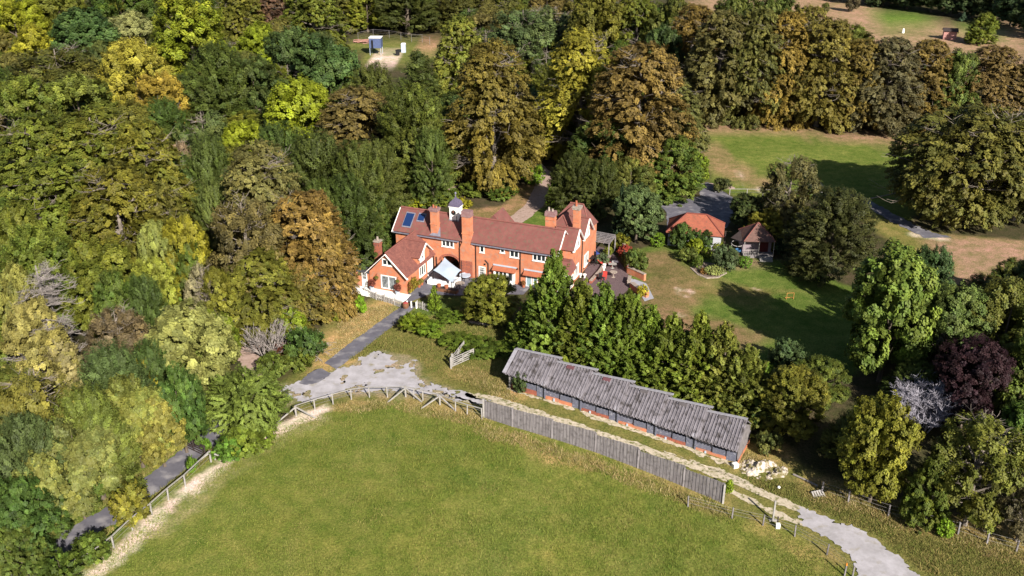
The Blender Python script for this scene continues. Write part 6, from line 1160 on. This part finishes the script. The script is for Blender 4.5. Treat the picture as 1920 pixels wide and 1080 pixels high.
railfence('tall wire mesh fence round the back of the clearing', PX((672, 76), (700, 70), (730, 72), (752, 76), (772, 79), (792, 80), (806, 84)), {}, 2.1, .035, mat=GWOOD, wires=(.6, 1.2, 1.7), name='mesh_fence', pw=.07)
t_ = thing('field_shelter', 'small pinkish field shelter with a dark roof in the far field', 'shed', tuple(G(1779, 73)), -.3); MB().box(-1.6, 1.6, -1.2, 1.2, 0, 2.1).build('wall', mk('pink_boards', (.42, .22, .2)), t_); MB().slab([(-1.9, -1.5, 2.2), (1.9, -1.5, 2.2), (1.9, 0, 2.9), (-1.9, 0, 2.9)], .1).slab([(-1.9, 1.5, 2.2), (1.9, 1.5, 2.2), (1.9, 0, 2.9), (-1.9, 0, 2.9)], .1).build('roof', DWOOD, t_)
t_ = thing('white_block', 'tiny white upright block standing in the far field', 'block', tuple(G(1693, 62)), .5); MB().lathe(0, 0, [(.35, 0), (.3, .9), (.12, 1.3)], 6).build('block', WHITE, t_)
tb_ = Vector(G(1606, 384)); c2 = Vector(atz(1604, 378, 1.4)); c3 = Vector(atz(1720, 354, 1.4)); t_ = thing('barrier_pole', 'long pale barrier pole beside the great spreading beech', 'barrier', tuple(tb_)); MB().tube([c2 - tb_, c3 - tb_], .09, 6).build('boom', DEADW, t_); MB().bar((0, 0, -.2), c2 - tb_, .2).build('post', GWOOD, t_)
# ------------------------------------------------------------------ grass
def blades(name, area, n, h, wd, cols, label, kindr='stuff', per=4, spread=.12, lean=.35, dens=None):
    r = np.random.default_rng(abs(hash(name)) % 1000 if False else len(name) * 7 + n % 97); P = np.array([p[:2] for p in area]); pts = []
    lo, hi = P.min(0), P.max(0)
    while sum(len(a) for a in pts) < n:
        q = r.uniform(lo, hi, (n * 2, 2)); ok = sdf(P, q[:, 0], q[:, 1]) < 0
        for (x0_, x1_, y0_, y1_), fn_ in ROADS: ok &= ~((q[:, 0] > x0_) & (q[:, 0] < x1_) & (q[:, 1] > y0_) & (q[:, 1] < y1_) & (fn_(q[:, 0], q[:, 1]) < .05))
        if dens is not None: ok &= r.random(len(q)) < dens(q[:, 0], q[:, 1])
        pts.append(q[ok])
    q = np.concatenate(pts)[:n]; hs = h * r.lognormal(0, .3, n) * (1 + .8 * vnoise(q[:, 0], q[:, 1], 2.)); I = np.repeat(np.arange(n), per); m = n * per
    b0 = q[I] + r.normal(0, spread, (m, 2)); a = r.uniform(0, 6.28, m); hh = hs[I] * r.uniform(.6, 1.2, m); w_ = wd * r.uniform(.7, 1.4, m); z = TH(b0[:, 0], b0[:, 1]) - .02
    t0 = np.stack([b0[:, 0] + w_ * np.cos(a), b0[:, 1] + w_ * np.sin(a), z], 1); t1 = np.stack([b0[:, 0] - w_ * np.cos(a), b0[:, 1] - w_ * np.sin(a), z], 1)
    tp = np.stack([b0[:, 0] + hh * r.normal(0, lean, m), b0[:, 1] + hh * r.normal(0, lean, m), z + hh], 1)
    me = mesh_np(name, np.stack([t0, t1, tp], 1).reshape(-1, 3), np.arange(m * 3).reshape(-1, 3)); cols = np.array(cols)
    t = np.clip(.5 + 1.1 * vnoise(q[:, 0], q[:, 1], 1.6) + r.normal(0, .25, n), 0, .999) * (len(cols) - 1); i0 = t.astype(int); fr = (t - i0)[:, None]; c = (cols[i0] * (1 - fr) + cols[np.minimum(i0 + 1, len(cols) - 1)] * fr) * r.uniform(.75, 1.25, (n, 1))
    ca = me.color_attributes.new('gcol', 'FLOAT_COLOR', 'POINT'); ca.data.foreach_set('color', np.concatenate([np.repeat(c, per * 3, 0), np.ones((m * 3, 1))], 1).astype(np.float32).ravel()); me.materials.append(GRASSM)
    return tag(put(name, me), label, 'grass', kind='stuff')
GRASSM, t, b = nodemat('grass_blades'); at = t.nodes.new('ShaderNodeAttribute'); at.attribute_name = 'gcol'; t.links.new(at.outputs['Color'], b.inputs['Base Color']); b.inputs['Roughness'].default_value = .8; b.inputs['Specular IOR Level'].default_value = .1
gP = [(.18, .18, .04), (.12, .15, .026), (.155, .185, .032), (.10, .13, .022), (.22, .2, .06)]; gT = [(.36, .27, .13), (.28, .20, .08), (.20, .17, .055), (.40, .31, .16), (.16, .15, .04)]; gV = [(.12, .13, .03), (.20, .16, .055), (.09, .12, .02), (.25, .19, .07)]
vis = PX((120, 1100), (250, 1000), (350, 925), (440, 855), (560, 790), (640, 766), (730, 757), (820, 770), (910, 790), (1000, 818), (1130, 853), (1240, 908), (1360, 953), (1480, 1003), (1570, 1060), (1600, 1100), (1000, 1110))
blades('paddock_grass', vis, 60000, .12, .022, gP, 'short patchy green grass of the paddock', per=3, spread=.14)
def bandfn(pts, r):
    L = np.array([p[:2] for p in PX(*pts)]); return lambda x, y: (sdl(L, x, y) < r * (1 + vnoise(x, y, 1.5)))
edge = lambda fns: (lambda x, y: np.any([f(x, y) for f in fns], axis=0).astype(float))
blades('tall_dry_grass', PX((440, 850), (560, 755), (620, 680), (640, 585), (700, 560), (760, 585), (1000, 700), (960, 760), (1400, 850), (1930, 1010), (1930, 1090), (1650, 1000), (1400, 900), (1355, 985), (1240, 945), (1000, 860), (900, 830), (640, 800)), 6500, .2, .022, gT,
       'tall dry straw-coloured grass of the banks and fence lines', dens=edge([bandfn(((640, 640), (700, 592), (750, 583)), 2.6), bandfn(((635, 767), (730, 758), (820, 772), (900, 792)), .8), bandfn(((905, 806), (1000, 836), (1130, 876), (1250, 921), (1345, 960)), .9), bandfn(((870, 700), (930, 720), (958, 745)), 1.3), bandfn(((1540, 915), (1640, 952), (1760, 985), (1900, 1030)), 1.6), bandfn(((1390, 860), (1450, 862)), 1.2)]), per=5, spread=.18, lean=.6)
blades('rough_grass', PX((620, 685), (700, 620), (760, 592), (870, 595), (1000, 612), (1010, 680), (950, 690), (955, 740), (1000, 765), (1200, 838), (1380, 895), (1500, 905), (1700, 960), (1930, 1040), (1930, 1090), (1760, 1090), (1690, 1040), (1650, 1005), (1560, 968), (1450, 925), (1280, 862), (1030, 785), (930, 745), (840, 718), (810, 700), (780, 668), (712, 655), (650, 680)), 20000, .15, .025, gV, 'rough mixed grass round the yard and the stables', per=4, spread=.15, lean=.5)
blades('lane_verge_grass', PX((420, 800), (380, 800), (280, 880), (140, 985), (20, 1075), (60, 1090), (90, 1085), (220, 985), (350, 890), (410, 850)), 5000, .25, .03, gV, 'grass verges of the woodland lane', per=4, dens=lambda x, y: (sdl(LANE, x, y) > 1.5).astype(float))
